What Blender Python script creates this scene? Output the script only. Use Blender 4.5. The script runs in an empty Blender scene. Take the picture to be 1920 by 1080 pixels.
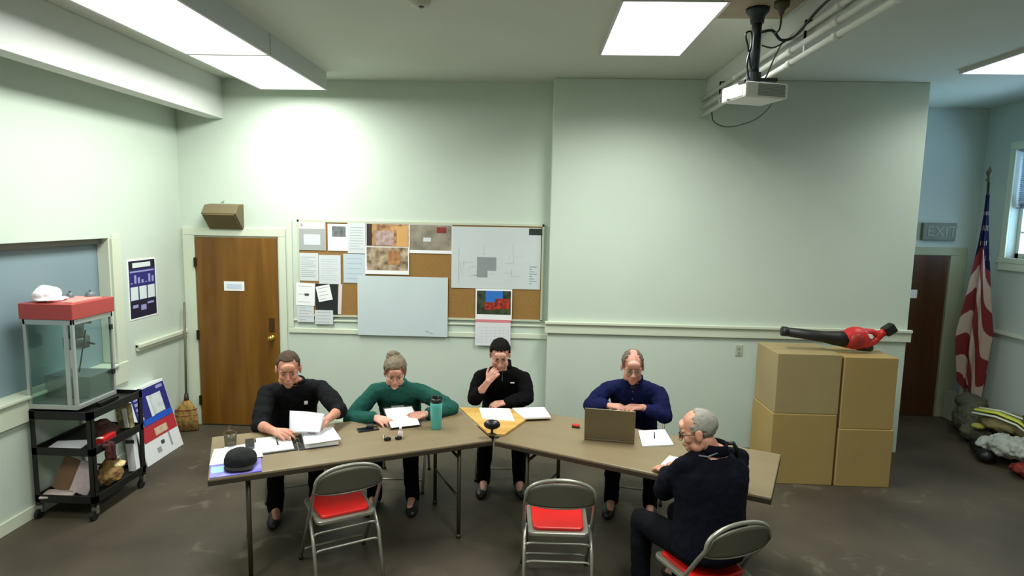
import bpy, bmesh, math, random
from mathutils import Vector, Matrix, noise as mnoise
random.seed(7)
S = bpy.context.scene
COL = S.collection
V = Vector

# ------------------------------------------------------------------ camera
cam_data = bpy.data.cameras.new('camera'); cam = bpy.data.objects.new('camera', cam_data); COL.objects.link(cam)
cam_data.sensor_fit = 'HORIZONTAL'; cam_data.sensor_width = 36.0
cam_data.lens = 36.0*1156.0/1920.0
cam_data.clip_start = .05; cam_data.clip_end = 60
cr_ = V((0.999216, 0.034475, 0.019465)); cu_ = V((-0.023346, 0.116019, 0.992973)); cf_ = V((-0.031974, 0.992648, -0.116733))
M_ = Matrix((cr_, cu_, -cf_)).transposed().to_4x4(); M_.translation = V((0, 0, 2.336))
cam.matrix_world = M_
S.camera = cam

# ------------------------------------------------------------------ world, exposure
S.view_settings.view_transform = 'Standard'; S.view_settings.look = 'None'
S.view_settings.gamma = 1; S.view_settings.use_curve_mapping = False
S.view_settings.exposure = 0.0
w = bpy.data.worlds.new('daylight'); S.world = w; w.use_nodes = True
wn = w.node_tree.nodes; wl = w.node_tree.links
bg = wn['Background']; bg.inputs[1].default_value = 12.0
bg.inputs[0].default_value = (0.50, 0.68, 1.0, 1)
LAMP = 2.2      # brightness of the lit diffusers
LAMPW = 62      # watts of each fixture

# ------------------------------------------------------------------ materials
def lin(c):
    out = []
    for v in c[:3]:
        v = v/255.0
        out.append(v/12.92 if v <= .04045 else ((v+.055)/1.055)**2.4)
    return tuple(out)+(1.0,)
MATS = {}
def mat(name, c, rough=.6, metal=0.0, var=None, bump=None, emit=None, c2=None, spec=None):
    """c sRGB 0-255; var=(scale, amount) tonal noise; c2 second colour for the noise"""
    if name in MATS: return MATS[name]
    m = bpy.data.materials.new(name); m.use_nodes = True; MATS[name] = m
    nt = m.node_tree; b = nt.nodes['Principled BSDF']
    b.inputs['Base Color'].default_value = lin(c); b.inputs['Roughness'].default_value = rough
    b.inputs['Metallic'].default_value = metal
    if spec is not None: b.inputs['Specular IOR Level'].default_value = spec
    if var or bump:
        tc = nt.nodes.new('ShaderNodeTexCoord')
    if var:
        n = nt.nodes.new('ShaderNodeTexNoise'); n.inputs['Scale'].default_value = var[0]; n.inputs['Detail'].default_value = 5
        nt.links.new(tc.outputs['Object'], n.inputs['Vector'])
        r = nt.nodes.new('ShaderNodeValToRGB')
        a = lin(c); k = var[1]
        d = lin(c2) if c2 else tuple(x*(1-k) for x in a[:3])+(1,)
        r.color_ramp.elements[0].position = .35; r.color_ramp.elements[1].position = .65
        r.color_ramp.elements[0].color = d; r.color_ramp.elements[1].color = a
        nt.links.new(n.outputs['Fac'], r.inputs['Fac']); nt.links.new(r.outputs['Color'], b.inputs['Base Color'])
    if bump:
        n2 = nt.nodes.new('ShaderNodeTexNoise'); n2.inputs['Scale'].default_value = bump[0]; n2.inputs['Detail'].default_value = 4
        nt.links.new(tc.outputs['Object'], n2.inputs['Vector'])
        bp = nt.nodes.new('ShaderNodeBump'); bp.inputs['Strength'].default_value = bump[1]; bp.inputs['Distance'].default_value = .01
        nt.links.new(n2.outputs['Fac'], bp.inputs['Height']); nt.links.new(bp.outputs['Normal'], b.inputs['Normal'])
    if emit:
        b.inputs['Emission Color'].default_value = lin(emit[0]); b.inputs['Emission Strength'].default_value = emit[1]
    return m

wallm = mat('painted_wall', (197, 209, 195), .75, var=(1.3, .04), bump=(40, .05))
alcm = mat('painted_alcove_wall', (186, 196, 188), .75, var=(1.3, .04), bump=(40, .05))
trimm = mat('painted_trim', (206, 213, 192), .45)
ceilm = mat('ceiling_paint', (206, 210, 198), .85, var=(2.0, .03))
beamm = mat('beam_paint', (206, 208, 203), .7, var=(2.0, .03))

def floor_material():
    m = bpy.data.materials.new('worn_floor'); m.use_nodes = True
    nt = m.node_tree; b = nt.nodes['Principled BSDF']; b.inputs['Roughness'].default_value = .62
    tc = nt.nodes.new('ShaderNodeTexCoord')
    def noise_(scale, detail=6, dist=0):
        n = nt.nodes.new('ShaderNodeTexNoise'); n.inputs['Scale'].default_value = scale
        n.inputs['Detail'].default_value = detail; n.inputs['Distortion'].default_value = dist
        nt.links.new(tc.outputs['Object'], n.inputs['Vector']); return n
    def ramp(n, p0, c0, p1, c1):
        r = nt.nodes.new('ShaderNodeValToRGB'); e = r.color_ramp.elements
        e[0].position = p0; e[0].color = c0; e[1].position = p1; e[1].color = c1
        nt.links.new(n.outputs['Fac'], r.inputs['Fac']); return r
    base = ramp(noise_(1.1, 6), .35, lin((54, 46, 34)), .68, lin((82, 73, 58)))
    scf = ramp(noise_(3.2, 9, 1.2), .60, (0, 0, 0, 1), .74, (1, 1, 1, 1))
    big = ramp(noise_(.55, 3), .42, (0, 0, 0, 1), .6, (1, 1, 1, 1))
    mul = nt.nodes.new('ShaderNodeMath'); mul.operation = 'MULTIPLY'
    nt.links.new(scf.outputs['Color'], mul.inputs[0]); nt.links.new(big.outputs['Color'], mul.inputs[1])
    mul2 = nt.nodes.new('ShaderNodeMath'); mul2.operation = 'MULTIPLY'; mul2.inputs[1].default_value = .7
    nt.links.new(mul.outputs[0], mul2.inputs[0])
    mx = nt.nodes.new('ShaderNodeMixRGB'); mx.inputs[2].default_value = lin((124, 114, 96))
    nt.links.new(mul2.outputs[0], mx.inputs[0]); nt.links.new(base.outputs['Color'], mx.inputs[1])
    nt.links.new(mx.outputs['Color'], b.inputs['Base Color'])
    return m
floorm = floor_material()

def wood_material(name, c0, c1, rough=.4, axis=2, scale=9):
    m = bpy.data.materials.new(name); m.use_nodes = True; MATS[name] = m
    nt = m.node_tree; b = nt.nodes['Principled BSDF']; b.inputs['Roughness'].default_value = rough
    tc = nt.nodes.new('ShaderNodeTexCoord'); mp = nt.nodes.new('ShaderNodeMapping')
    sc = [scale, scale, scale]; sc[axis] = scale*.08; mp.inputs['Scale'].default_value = sc
    n = nt.nodes.new('ShaderNodeTexNoise'); n.inputs['Scale'].default_value = 1; n.inputs['Detail'].default_value = 7; n.inputs['Distortion'].default_value = .6
    nt.links.new(tc.outputs['Object'], mp.inputs['Vector']); nt.links.new(mp.outputs['Vector'], n.inputs['Vector'])
    r = nt.nodes.new('ShaderNodeValToRGB'); e = r.color_ramp.elements
    e[0].position = .32; e[0].color = lin(c0); e[1].position = .68; e[1].color = lin(c1)
    nt.links.new(n.outputs['Fac'], r.inputs['Fac']); nt.links.new(r.outputs['Color'], b.inputs['Base Color'])
    return m
doorm = wood_material('varnished_door_wood', (98, 62, 12), (124, 84, 22), .35)
exitdoorm = wood_material('dark_door_wood', (62, 34, 12), (84, 48, 20), .45)
goldm = wood_material('golden_plywood', (176, 134, 66), (206, 166, 92), .5, axis=0)
tablem = wood_material('brown_table_laminate', (122, 107, 80), (129, 114, 86), .42, axis=0, scale=10)
brown_edge = mat('dark_table_edge', (52, 44, 32), .5)
tleg = mat('brown_table_steel', (66, 58, 44), .4, .3)
steel = mat('grey_chair_steel', (148, 146, 134), .35, .55)
chairback = mat('taupe_chair_panel', (94, 92, 80), .42, .35)
redv = mat('red_vinyl', (206, 24, 20), .42, var=(6, .12))
black = mat('black_plastic', (14, 14, 15), .4)
blackm = mat('black_metal', (20, 19, 18), .45, .2)
white = mat('white_paper', (236, 236, 236), .7)
white2 = mat('cool_white_paper', (206, 212, 214), .7, var=(5, .05))
greyp = mat('grey_print', (150, 156, 158), .7)
darkp = mat('dark_print', (60, 64, 66), .7)
whitep = mat('white_plastic', (236, 236, 232), .35)
cork = mat('cork', (150, 112, 56), .85, var=(60, .18))
card = mat('cardboard', (166, 140, 84), .8, var=(2.5, .08))
card2 = mat('cardboard_grey', (158, 140, 98), .8, var=(2.5, .08))
tape = mat('packing_tape', (176, 152, 98), .35)
alum = mat('aluminium', (190, 192, 190), .35, .6)
steelb = mat('brushed_steel', (150, 152, 150), .35, .8)
popred = mat('popcorn_red', (168, 66, 62), .45)
panelb = mat('pale_blue_panel', (128, 148, 156), .5, var=(1.2, .05))

def glass_material(name, tint=(235, 245, 242), gl=.10):
    m = bpy.data.materials.new(name); m.use_nodes = True; nt = m.node_tree
    for n in list(nt.nodes): nt.nodes.remove(n)
    o = nt.nodes.new('ShaderNodeOutputMaterial'); t = nt.nodes.new('ShaderNodeBsdfTransparent'); g = nt.nodes.new('ShaderNodeBsdfGlossy')
    g.inputs['Roughness'].default_value = .05; t.inputs['Color'].default_value = lin(tint)
    mx = nt.nodes.new('ShaderNodeMixShader'); lw = nt.nodes.new('ShaderNodeLayerWeight'); lw.inputs['Blend'].default_value = .25
    fr = nt.nodes.new('ShaderNodeMath'); fr.operation = 'MULTIPLY'; fr.inputs[1].default_value = gl*3; nt.links.new(lw.outputs['Facing'], fr.inputs[0])
    nt.links.new(fr.outputs[0], mx.inputs[0]); nt.links.new(t.outputs[0], mx.inputs[1]); nt.links.new(g.outputs[0], mx.inputs[2])
    nt.links.new(mx.outputs[0], o.inputs['Surface']); return m
glassm = glass_material('clear_glass')
lampm = bpy.data.materials.new('lit_diffuser'); lampm.use_nodes = True
_b = lampm.node_tree.nodes['Principled BSDF']; _b.inputs['Base Color'].default_value = (.8, .8, .8, 1)
_b.inputs['Emission Color'].default_value = (1.0, .985, .93, 1); _b.inputs['Emission Strength'].default_value = LAMP

# ------------------------------------------------------------------ mesh helpers
def wm(o):
    m = o.matrix_basis.copy()
    while o.parent: o = o.parent; m = o.matrix_basis @ m
    return m
class MB:
    def __init__(s): s.v = []; s.f = []; s.mi = []
    def add(s, vs, fs, mi=0):
        b = len(s.v); s.v += [V(x) for x in vs]; s.f += [[i+b for i in f] for f in fs]; s.mi += [mi]*len(fs)
        return s
    def box(s, x0, y0, z0, x1, y1, z1, mi=0, rot=None, piv=None):
        vs = [V((x, y, z)) for x in (x0, x1) for y in (y0, y1) for z in (z0, z1)]
        if rot is not None:
            p = V(piv) if piv is not None else V(((x0+x1)/2, (y0+y1)/2, (z0+z1)/2))
            vs = [rot @ (q-p)+p for q in vs]
        return s.add(vs, [(0, 1, 3, 2), (4, 6, 7, 5), (0, 4, 5, 1), (2, 3, 7, 6), (0, 2, 6, 4), (1, 5, 7, 3)], mi)
    def obox(s, c, size, R=None, mi=0):
        R = R or Matrix.Identity(3); c = V(c)
        vs = [c + R @ V((sx*size[0]/2, sy*size[1]/2, sz*size[2]/2)) for sx in (-1, 1) for sy in (-1, 1) for sz in (-1, 1)]
        return s.add(vs, [(0, 1, 3, 2), (4, 6, 7, 5), (0, 4, 5, 1), (2, 3, 7, 6), (0, 2, 6, 4), (1, 5, 7, 3)], mi)
    def tube(s, pts, r, n=10, closed=False, mi=0, cap=True):
        pts = [V(p) for p in pts]; m = len(pts); rs = r if isinstance(r, (list, tuple)) else [r]*m
        def tan(i):
            if closed: return (pts[(i+1) % m]-pts[i-1]).normalized()
            if i == 0: return (pts[1]-pts[0]).normalized()
            if i == m-1: return (pts[-1]-pts[-2]).normalized()
            return ((pts[i+1]-pts[i]).normalized()+(pts[i]-pts[i-1]).normalized()).normalized()
        t = tan(0); u = t.orthogonal().normalized(); vs = []; 
        for i in range(m):
            t2 = tan(i); q = t.rotation_difference(t2); u = q @ u; u = (u - t2*u.dot(t2)).normalized(); t = t2; w_ = t.cross(u)
            for k in range(n):
                a = 2*math.pi*k/n; vs.append(pts[i]+(u*math.cos(a)+w_*math.sin(a))*rs[i])
        fs = []
        for i in range(m if closed else m-1):
            j = (i+1) % m
            for k in range(n): fs.append((i*n+k, i*n+(k+1) % n, j*n+(k+1) % n, j*n+k))
        if not closed and cap: fs.append(tuple(range(n-1, -1, -1))); fs.append(tuple((m-1)*n+k for k in range(n)))
        return s.add(vs, fs, mi)
    def cyl(s, a, b, r0, r1=None, n=16, mi=0): return s.tube([a, b], [r0, r0 if r1 is None else r1], n, mi=mi)
    def sph(s, c, r, R=None, nu=16, nv=10, mi=0):
        c = V(c); r = (r, r, r) if not isinstance(r, (tuple, list)) else r; R = R or Matrix.Identity(3)
        vs = [c + R @ V((0, 0, r[2]))]
        for j in range(1, nv):
            t = math.pi*j/nv
            for i in range(nu):
                a = 2*math.pi*i/nu; vs.append(c + R @ V((r[0]*math.sin(t)*math.cos(a), r[1]*math.sin(t)*math.sin(a), r[2]*math.cos(t))))
        vs.append(c + R @ V((0, 0, -r[2]))); fs = []
        for i in range(nu): fs.append((0, 1+i, 1+(i+1) % nu))
        for j in range(nv-2):
            for i in range(nu):
                a = 1+j*nu; fs.append((a+i, a+nu+i, a+nu+(i+1) % nu, a+(i+1) % nu))
        L = len(vs)-1; a = 1+(nv-2)*nu
        for i in range(nu): fs.append((L, a+(i+1) % nu, a+i))
        return s.add(vs, fs, mi)
    def lathe(s, c, prof, n=24, mi=0):
        c = V(c); vs = []; fs = []; m = len(prof)
        for r, z in prof:
            for k in range(n):
                a = 2*math.pi*k/n; vs.append(c+V((r*math.cos(a), r*math.sin(a), z)))
        for i in range(m-1):
            for k in range(n): fs.append((i*n+k, i*n+(k+1) % n, (i+1)*n+(k+1) % n, (i+1)*n+k))
        fs.append(tuple(range(n-1, -1, -1))); fs.append(tuple((m-1)*n+k for k in range(n)))
        return s.add(vs, fs, mi)
    def prism(s, poly, ext, mi=0):
        a = [V(p) for p in poly]; e = V(ext); n = len(a)
        return s.add(a+[p+e for p in a], [tuple(range(n-1, -1, -1)), tuple(range(n, 2*n))]+[(i, (i+1) % n, n+(i+1) % n, n+i) for i in range(n)], mi)
    def loft(s, rings, n=20, mi=0):
        """rings: (center, axisA*halfA, axisB*halfB)"""
        vs = []; fs = []
        for c, A, B in rings:
            for k in range(n):
                a = 2*math.pi*k/n; vs.append(V(c)+V(A)*math.cos(a)+V(B)*math.sin(a))
        for i in range(len(rings)-1):
            for k in range(n): fs.append((i*n+k, i*n+(k+1) % n, (i+1)*n+(k+1) % n, (i+1)*n+k))
        fs.append(tuple(range(n-1, -1, -1))); fs.append(tuple((len(rings)-1)*n+k for k in range(n)))
        return s.add(vs, fs, mi)
    def limb(s, pts, rs, n=14):
        for i in range(len(pts)):
            s.sph(pts[i], rs[i], nu=n, nv=max(6, n//2+1))
            if i+1 < len(pts): s.tube([pts[i], pts[i+1]], [rs[i], rs[i+1]], n)
        return s
    def mesh(s, name):
        me = bpy.data.meshes.new(name); me.from_pydata([tuple(v) for v in s.v], [], s.f)
        bm = bmesh.new(); bm.from_mesh(me); bmesh.ops.recalc_face_normals(bm, faces=bm.faces); bm.to_mesh(me); bm.free()
        return me
    def build(s, name, m, parent=None, smooth=False, bevel=0, local=False, mats=None):
        me = s.mesh(name)
        for i, p in enumerate(me.polygons): p.material_index = s.mi[i] if i < len(s.mi) else 0
        for x in (mats or [m]): me.materials.append(x)
        if parent is not None and not local: me.transform(wm(parent).inverted())
        if smooth:
            me.shade_smooth() if hasattr(me, 'shade_smooth') else [setattr(p, 'use_smooth', True) for p in me.polygons]
        o = bpy.data.objects.new(name, me); COL.objects.link(o); o.parent = parent
        if bevel:
            b = o.modifiers.new('bevel', 'BEVEL'); b.width = bevel; b.segments = 2; b.limit_method = 'ANGLE'; b.angle_limit = .7
        return o
def smooth_angle(o, ang=40):
    """smooth shading with sharp edges above the angle"""
    me = o.data; me.shade_smooth()
    bm = bmesh.new(); bm.from_mesh(me)
    for e in bm.edges:
        e.smooth = not (len(e.link_faces) == 2 and e.calc_face_angle(0) > math.radians(ang))
    bm.to_mesh(me); bm.free(); return o
def remeshed(mb, name, m, parent, voxel=.006, smooth=6, disp=None, mats=None, colorfn=None):
    me = mb.mesh(name+'_src'); t = bpy.data.objects.new('tmp', me); COL.objects.link(t)
    r = t.modifiers.new('r', 'REMESH'); r.mode = 'VOXEL'; r.voxel_size = voxel; r.use_smooth_shade = True
    if smooth:
        sm = t.modifiers.new('s', 'SMOOTH'); sm.factor = .5; sm.iterations = smooth
    for d in (disp or []):
        tx = bpy.data.textures.new('wrinkle', 'CLOUDS'); tx.noise_scale = d[0]; tx.noise_depth = 2
        dm = t.modifiers.new('d', 'DISPLACE'); dm.texture = tx; dm.strength = d[1]; dm.mid_level = .5; dm.texture_coords = 'GLOBAL'
    bpy.context.view_layer.update()
    dg = bpy.context.evaluated_depsgraph_get(); ev = t.evaluated_get(dg); out = bpy.data.meshes.new_from_object(ev); out.name = name
    bpy.data.objects.remove(t); bpy.data.meshes.remove(me)
    out.materials.clear()
    for x in (mats or [m]): out.materials.append(x)
    if colorfn:
        for p in out.polygons: p.material_index = colorfn(p.center)
    if parent is not None: out.transform(wm(parent).inverted())
    for p in out.polygons: p.use_smooth = True
    o = bpy.data.objects.new(name, out); COL.objects.link(o); o.parent = parent
    return o
def tag(o, label=None, cat=None, group=None, kind=None):
    if label: o['label'] = label
    if cat: o['category'] = cat
    if group: o['group'] = group
    if kind: o['kind'] = kind
    return o
def thing(name, label, cat, loc=(0, 0, 0), rz=0, group=None):
    o = bpy.data.objects.new(name, None); COL.objects.link(o); o.empty_display_size = .1
    o.location = loc; o.rotation_euler = (0, 0, rz); return tag(o, label, cat, group)
def struct(name, mb, m, **k):
    o = mb.build(name, m, **k)
    if not k.get('parent'): o['kind'] = 'structure'
    return o
def copy_tree(o, parent=None):
    c = o.copy(); COL.objects.link(c); c.parent = parent
    for ch in list(o.children): copy_tree(ch, c)
    return c
def frame(f, up=(0, 0, 1)):
    f = V(f).normalized(); r = f.cross(V(up)).normalized(); u = r.cross(f).normalized()
    return Matrix((r, f, u)).transposed()
def R3(ax, deg): return Matrix.Rotation(math.radians(deg), 3, ax)

# ================================================================== THE ROOM
XL, XR, YB, YF, ZC = -3.726, 3.76, 6.425, 6.20, 3.675
XJ, YA, XA, YN = .172, 7.50, 5.25, -.9
struct('floor', MB().box(XL-.2, YN-.2, -.1, XA+.2, YA+.2, 0), floorm)
struct('ceiling', MB().box(XL-.2, YN-.2, ZC, XA+.2, YA+.2, ZC+.1), ceilm)
# left wall with a recessed opening
oy0, oy1, oz0, oz1 = 2.6, 5.33, .94, 2.07
struct('wall_left', MB().box(XL-.2, YN, 0, XL, YB, oz0).box(XL-.2, YN, oz1, XL, YB, ZC).box(XL-.2, oy1, oz0, XL, YB, oz1).box(XL-.2, YN, oz0, XL, oy0, oz1), wallm)
struct('wall_back', MB().box(XL-.2, YB, 0, XJ+.1, YB+.15, ZC), wallm)
struct('wall_center', MB().box(XJ, YF, 0, XR, YA+.1, ZC), wallm, bevel=.008)
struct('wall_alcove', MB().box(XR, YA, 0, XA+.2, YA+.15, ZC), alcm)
# right wall with the window opening
wy0, wy1, wz0, wz1 = 5.7, 7.02, 1.98, 3.16
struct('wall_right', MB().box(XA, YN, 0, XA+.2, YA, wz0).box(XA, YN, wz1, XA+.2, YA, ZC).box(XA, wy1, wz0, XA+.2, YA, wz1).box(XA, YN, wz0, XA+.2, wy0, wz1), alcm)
struct('wall_rear', MB().box(XL-.2, YN-.2, 0, XA+.2, YN, ZC), wallm)
# beams
struct('trim_1', MB().box(-3.385, YN, 3.27, -3.225, YB, ZC), beamm, bevel=.006)
struct('trim_2', MB().box(1.64, YN, 3.44, 1.735, YF, ZC), beamm, bevel=.006)

# pass-through window in the left wall
o = struct('window_1', MB().box(XL-.16, oy0, oz0+.001, XL-.11, oy1-.001, oz1-.001), panelb)
MB().box(XL-.02, oy0-.12, oz0-.19, XL+.03, oy1+.12, oz0).box(XL-.145, oy0+.001, oz0-.02, XL+.05, oy1-.031, oz0+.006).build('window_sill', trimm, o, bevel=.006)
MB().box(XL-.01, oy1, oz0-.15, XL+.018, oy1+.11, oz1+.03).box(XL-.109, oy1-.03, oz0+.007, XL-.001, oy1-.001, oz1-.002).box(XL-.05, oy1-.015, oz0, XL+.022, oy1+.01, oz1).build('window_frame', trimm, o, bevel=.004)
MB().box(XL-.10, oy0, oz1-.05, XL-.06, oy1-.032, oz1-.001).build('soffit_shade_strip', mat('soffit_shade', (120, 122, 112), .5), o)  # grey strip standing in for the soffit's shadow along the opening's top
# chair rails
struct('trim_3', MB().box(XL, oy1+.26, .99, XL+.03, YB, 1.055).box(XL, oy1+.26, 1.02, XL+.045, YB, 1.06), trimm, bevel=.006)
struct('trim_4', MB().box(-2.585, YB-.018, 1.045, XJ, YB, 1.10).box(-2.585, YB-.016, 1.101, -2.53, YB, 2.25).box(-2.529, YB-.017, 1.175, XJ, YB-.0, 1.195), trimm, bevel=.006)
struct('trim_5', MB().box(XJ-.03, YF-.025, 1.155, XR+.03, YF, 1.27).box(XJ-.03, YF-.045, 1.25, XR+.03, YF, 1.28), trimm, bevel=.006)
struct('trim_6', MB().box(XA-.03, YN, 1.13, XA, YA, 1.16), trimm)
struct('baseboard_left', MB().box(XL, YN, 0, XL+.015, YB, .09), trimm)
struct('baseboard_back', MB().box(-2.5, YB-.015, 0, XJ, YB, .09), trimm)

# ---- wooden door, back left
o = struct('door_1', MB().box(-3.56, YB-.03, .015, -2.69, YB+.01, 2.05), doorm, bevel=.003)
struct('trim_7', MB().box(-3.70, YB-.02, 0, -3.575, YB, 2.064).box(-2.675, YB-.02, 0, -2.60, YB, 2.064).box(-3.70, YB-.02, 2.065, -2.60, YB, 2.15), trimm, bevel=.004)
MB().lathe((0, 0, 0), [(.028, 0), (.028, .008), (.011, .012), (.011, .035), (.024, .042), (.029, .056), (.022, .07), (.004, .074)]).build('door_knob', mat('brass', (214, 178, 100), .25, .9), o, smooth=True, local=True)
kn = bpy.data.objects['door_knob']; kn.location = (-2.76, YB-.03, .99); kn.rotation_euler = (math.radians(90), 0, 0)
MB().box(-2.79, YB-.034, 1.05, -2.73, YB-.028, 1.20).build('lock_plate', mat('dark_brass', (70, 48, 20), .5, .4), o)
for z in (.28, 1.0, 1.78):
    MB().box(-3.578, YB-.042, z-.05, -3.55, YB-.02, z+.05).build('hinge', mat('dark_bronze', (40, 32, 22), .5, .5), o)
sg = MB().box(-3.262, YB-.036, 1.485, -3.045, YB-.03, 1.585).build('door_sign', whitep, o)
MB().box(-3.235, YB-.038, 1.51, -3.07, YB-.036, 1.56).build('printed_text', mat('sign_print', (196, 208, 222), .6), sg)

# ---- exit door in the alcove
o = struct('door_2', MB().box(4.02, YA-.03, .01, 4.93, YA+.01, 1.96), exitdoorm)
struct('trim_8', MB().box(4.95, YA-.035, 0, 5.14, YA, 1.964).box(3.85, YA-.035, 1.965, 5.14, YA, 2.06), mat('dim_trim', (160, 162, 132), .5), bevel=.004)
MB().box(4.50, YA-.034, 1.45, 4.60, YA-.03, 1.55).build('door_notice', white, o)

def text_mesh(txt, size, ext, name, m, parent, Mx):
    c = bpy.data.curves.new('t', 'FONT'); c.body = txt; c.size = size; c.extrude = ext; c.align_x = 'CENTER'; c.align_y = 'CENTER'
    t = bpy.data.objects.new('t', c); COL.objects.link(t); bpy.context.view_layer.update()
    me = bpy.data.meshes.new_from_object(t.evaluated_get(bpy.context.evaluated_depsgraph_get())); bpy.data.objects.remove(t)
    me.name = name; me.transform(Mx)
    if parent is not None: me.transform(wm(parent).inverted())
    me.materials.clear(); me.materials.append(m)
    o = bpy.data.objects.new(name, me); COL.objects.link(o); o.parent = parent; return o
def wallM(x, y, z, rz=0): return Matrix.Translation((x, y, z)) @ Matrix.Rotation(rz, 4, 'Z') @ Matrix.Rotation(math.radians(90), 4, 'X')

ex = thing('exit_sign', 'grey exit sign with pale letters above the brown alcove door', 'sign', (4.78, YA-.03, 2.17))
MB().box(4.585, YA-.06, 2.145, 4.965, YA, 2.345).build('sign_housing', mat('exit_grey', (104, 108, 92), .5), ex, bevel=.006)
text_mesh('EXIT', .17, .003, 'letters', mat('exit_letters', (140, 142, 126), .5), ex, wallM(4.80, YA-.062, 2.245))

# window on the right wall
o = struct('window_2', MB().box(XA+.09, wy0, wz0, XA+.13, wy0+.05, wz1).box(XA+.09, wy1-.05, wz0, XA+.13, wy1, wz1).box(XA+.09, wy0, wz0, XA+.13, wy1, wz0+.05).box(XA+.09, wy0, wz1-.05, XA+.13, wy1, wz1)
    .box(XA+.09, wy0, 2.54, XA+.13, wy1, 2.59), trimm)
MB().box(XA+.10, wy0, 2.25, XA+.115, wy1, 2.27).box(XA+.10, 6.34, wz0, XA+.115, 6.36, wz1).box(XA+.10, 6.68, wz0, XA+.115, 6.70, 2.54).build('muntin', trimm, o)
MB().box(XA+.105, wy0, wz0, XA+.109, wy1, wz1).build('window_glass', glassm, o)
MB().box(XA-.025, wy0-.1, wz0-.06, XA+.1, wy1+.1, wz0).box(XA-.02, wy0-.08, wz0-.14, XA, wy1+.08, wz0-.05).build('window_sill', trimm, o, bevel=.004)
MB().box(XA-.02, wy1, wz0+.001, XA+.0, wy1+.08, wz1-.001).box(XA-.02, wy0-.08, wz0+.001, XA+.0, wy0, wz1-.001).box(XA-.02, wy0-.08, wz1, XA, wy1+.08, wz1+.08).build('window_frame', trimm, o, bevel=.004)
bl = MB()
for k in range(27):
    z = wz1-.03-k*.022; bl.obox((XA+.05, (wy0+wy1)/2, z), (.024, wy1-wy0-.04, .0018), R3('Y', 38))
bl.box(XA+.03, wy0+.02, wz1-.03, XA+.07, wy1-.02, wz1).box(XA+.035, wy0+.02, wz1-.03-27*.022-.02, XA+.065, wy1-.02, wz1-.03-27*.022)
bo = bl.build('window_blind', mat('blind_grey', (150, 158, 176), .5)); tag(bo, 'half-lowered grey slatted blind in the right window', 'blind')

# ------------------------------------------------------------------ ceiling lamps
def lamp(x0, x1, y0, y1, z, deep, label, group='fluorescent ceiling lights'):
    t = thing('ceiling_light', label, 'ceiling light', ((x0+x1)/2, (y0+y1)/2, ZC), 0, group)
    hm = mat('lamp_housing', (196, 198, 196), .5)
    e = .018
    b = MB()
    b.box(x0-e, y0, z, x0, y1, ZC).box(x1, y0, z, x1+e, y1, ZC).box(x0-e, y0-e/3, z, x1+e, y0, ZC).box(x0-e, y1, z, x1+e, y1+e/3, ZC)
    b.box(x0, y0, ZC-.01, x1, y1, ZC)
    b.build('lamp_housing', hm, t)
    MB().box(x0, y0, z+.004, x1, y1, z+.012).build('diffuser', lampm, t)
    ld = bpy.data.lights.new('tube_light', 'AREA'); ld.shape = 'RECTANGLE'; ld.size = x1-x0-.02; ld.size_y = y1-y0-.02
    ld.energy = LAMPW*(.85 if x0 < -1 else .30 if x0 > 3 else 1.0); ld.color = (.965, 1.0, .955); ld.spread = math.radians(180 if x0 < -1 else 150)
    lo = bpy.data.objects.new('tube_light', ld); COL.objects.link(lo); lo.parent = t
    lo.location = (0, 0, z-.002-ZC)
    return t
lamp(-2.675, -2.05, 4.82, 6.10, 3.51, 1, 'hanging light box whose end almost touches the back wall, left of the room')
lamp(-2.675, -2.05, 3.53, 4.795, 3.51, 1, 'hanging light box at the left, the one nearer the camera')
lamp(.52, 1.15, 3.96, 5.22, 3.645, 0, 'flush ceiling light panel left of the projector')
lamp(3.72, 4.35, 4.50, 5.72, 3.645, 0, 'ceiling light panel at the far right edge of the ceiling')
# unseen extra lamps over the camera end, added for the light they give
for (x0, x1, z) in ((-2.675, -2.05, 3.51), (.52, 1.15, 3.645)):
    lamp(x0, x1, .95, 2.2, z, 0, 'unseen ceiling light added for extra light, nearer the rear wall')

# smoke detector
sd = thing('smoke_detector', 'small round smoke detector on the bare ceiling', 'smoke detector', (-.745, 4.04, ZC))
MB().lathe((-.745, 4.04, ZC), [(.07, 0), (.07, -.018), (.058, -.04), (.03, -.046)]).build('detector_body', mat('detector_cream', (196, 194, 178), .5), sd, smooth=True)
MB().lathe((-.735, 4.03, ZC-.046), [(.018, 0), (.014, -.008)]).build('sensor', mat('detector_dark', (70, 70, 62), .5), sd)

# conduits
cg = 'pipes clipped along the beam'
cmat = mat('conduit_paint', (206, 208, 200), .4)
for k, (x, z, lab) in enumerate(((1.60, 3.328, 'lowest pale conduit running along the ceiling beam'), (1.60, 3.402, 'middle pale conduit running along the ceiling beam'), (1.605, 3.482, 'topmost pale conduit running along the ceiling beam'))):
    t = thing('conduit', lab, 'pipe', (x, YF-.02, z), 0, cg)
    MB().tube([(x, YN, z), (x, 6.18, z)], .018, 12).build('pipe', cmat, t, smooth=True)
    for y in (2.9, 3.5, 4.1, 5.2): MB().tube([(x, y-.03, z), (x, y+.03, z)], .0225, 12).build('coupling', cmat, t, smooth=True)
    for y in (3.9, 5.6): MB().box(x-.004, y-.01, z, x+.004, y+.01, 3.53).box(x-.004, y-.01, 3.522, 1.645, y+.01, 3.53).build('clip', cmat, t)

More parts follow.
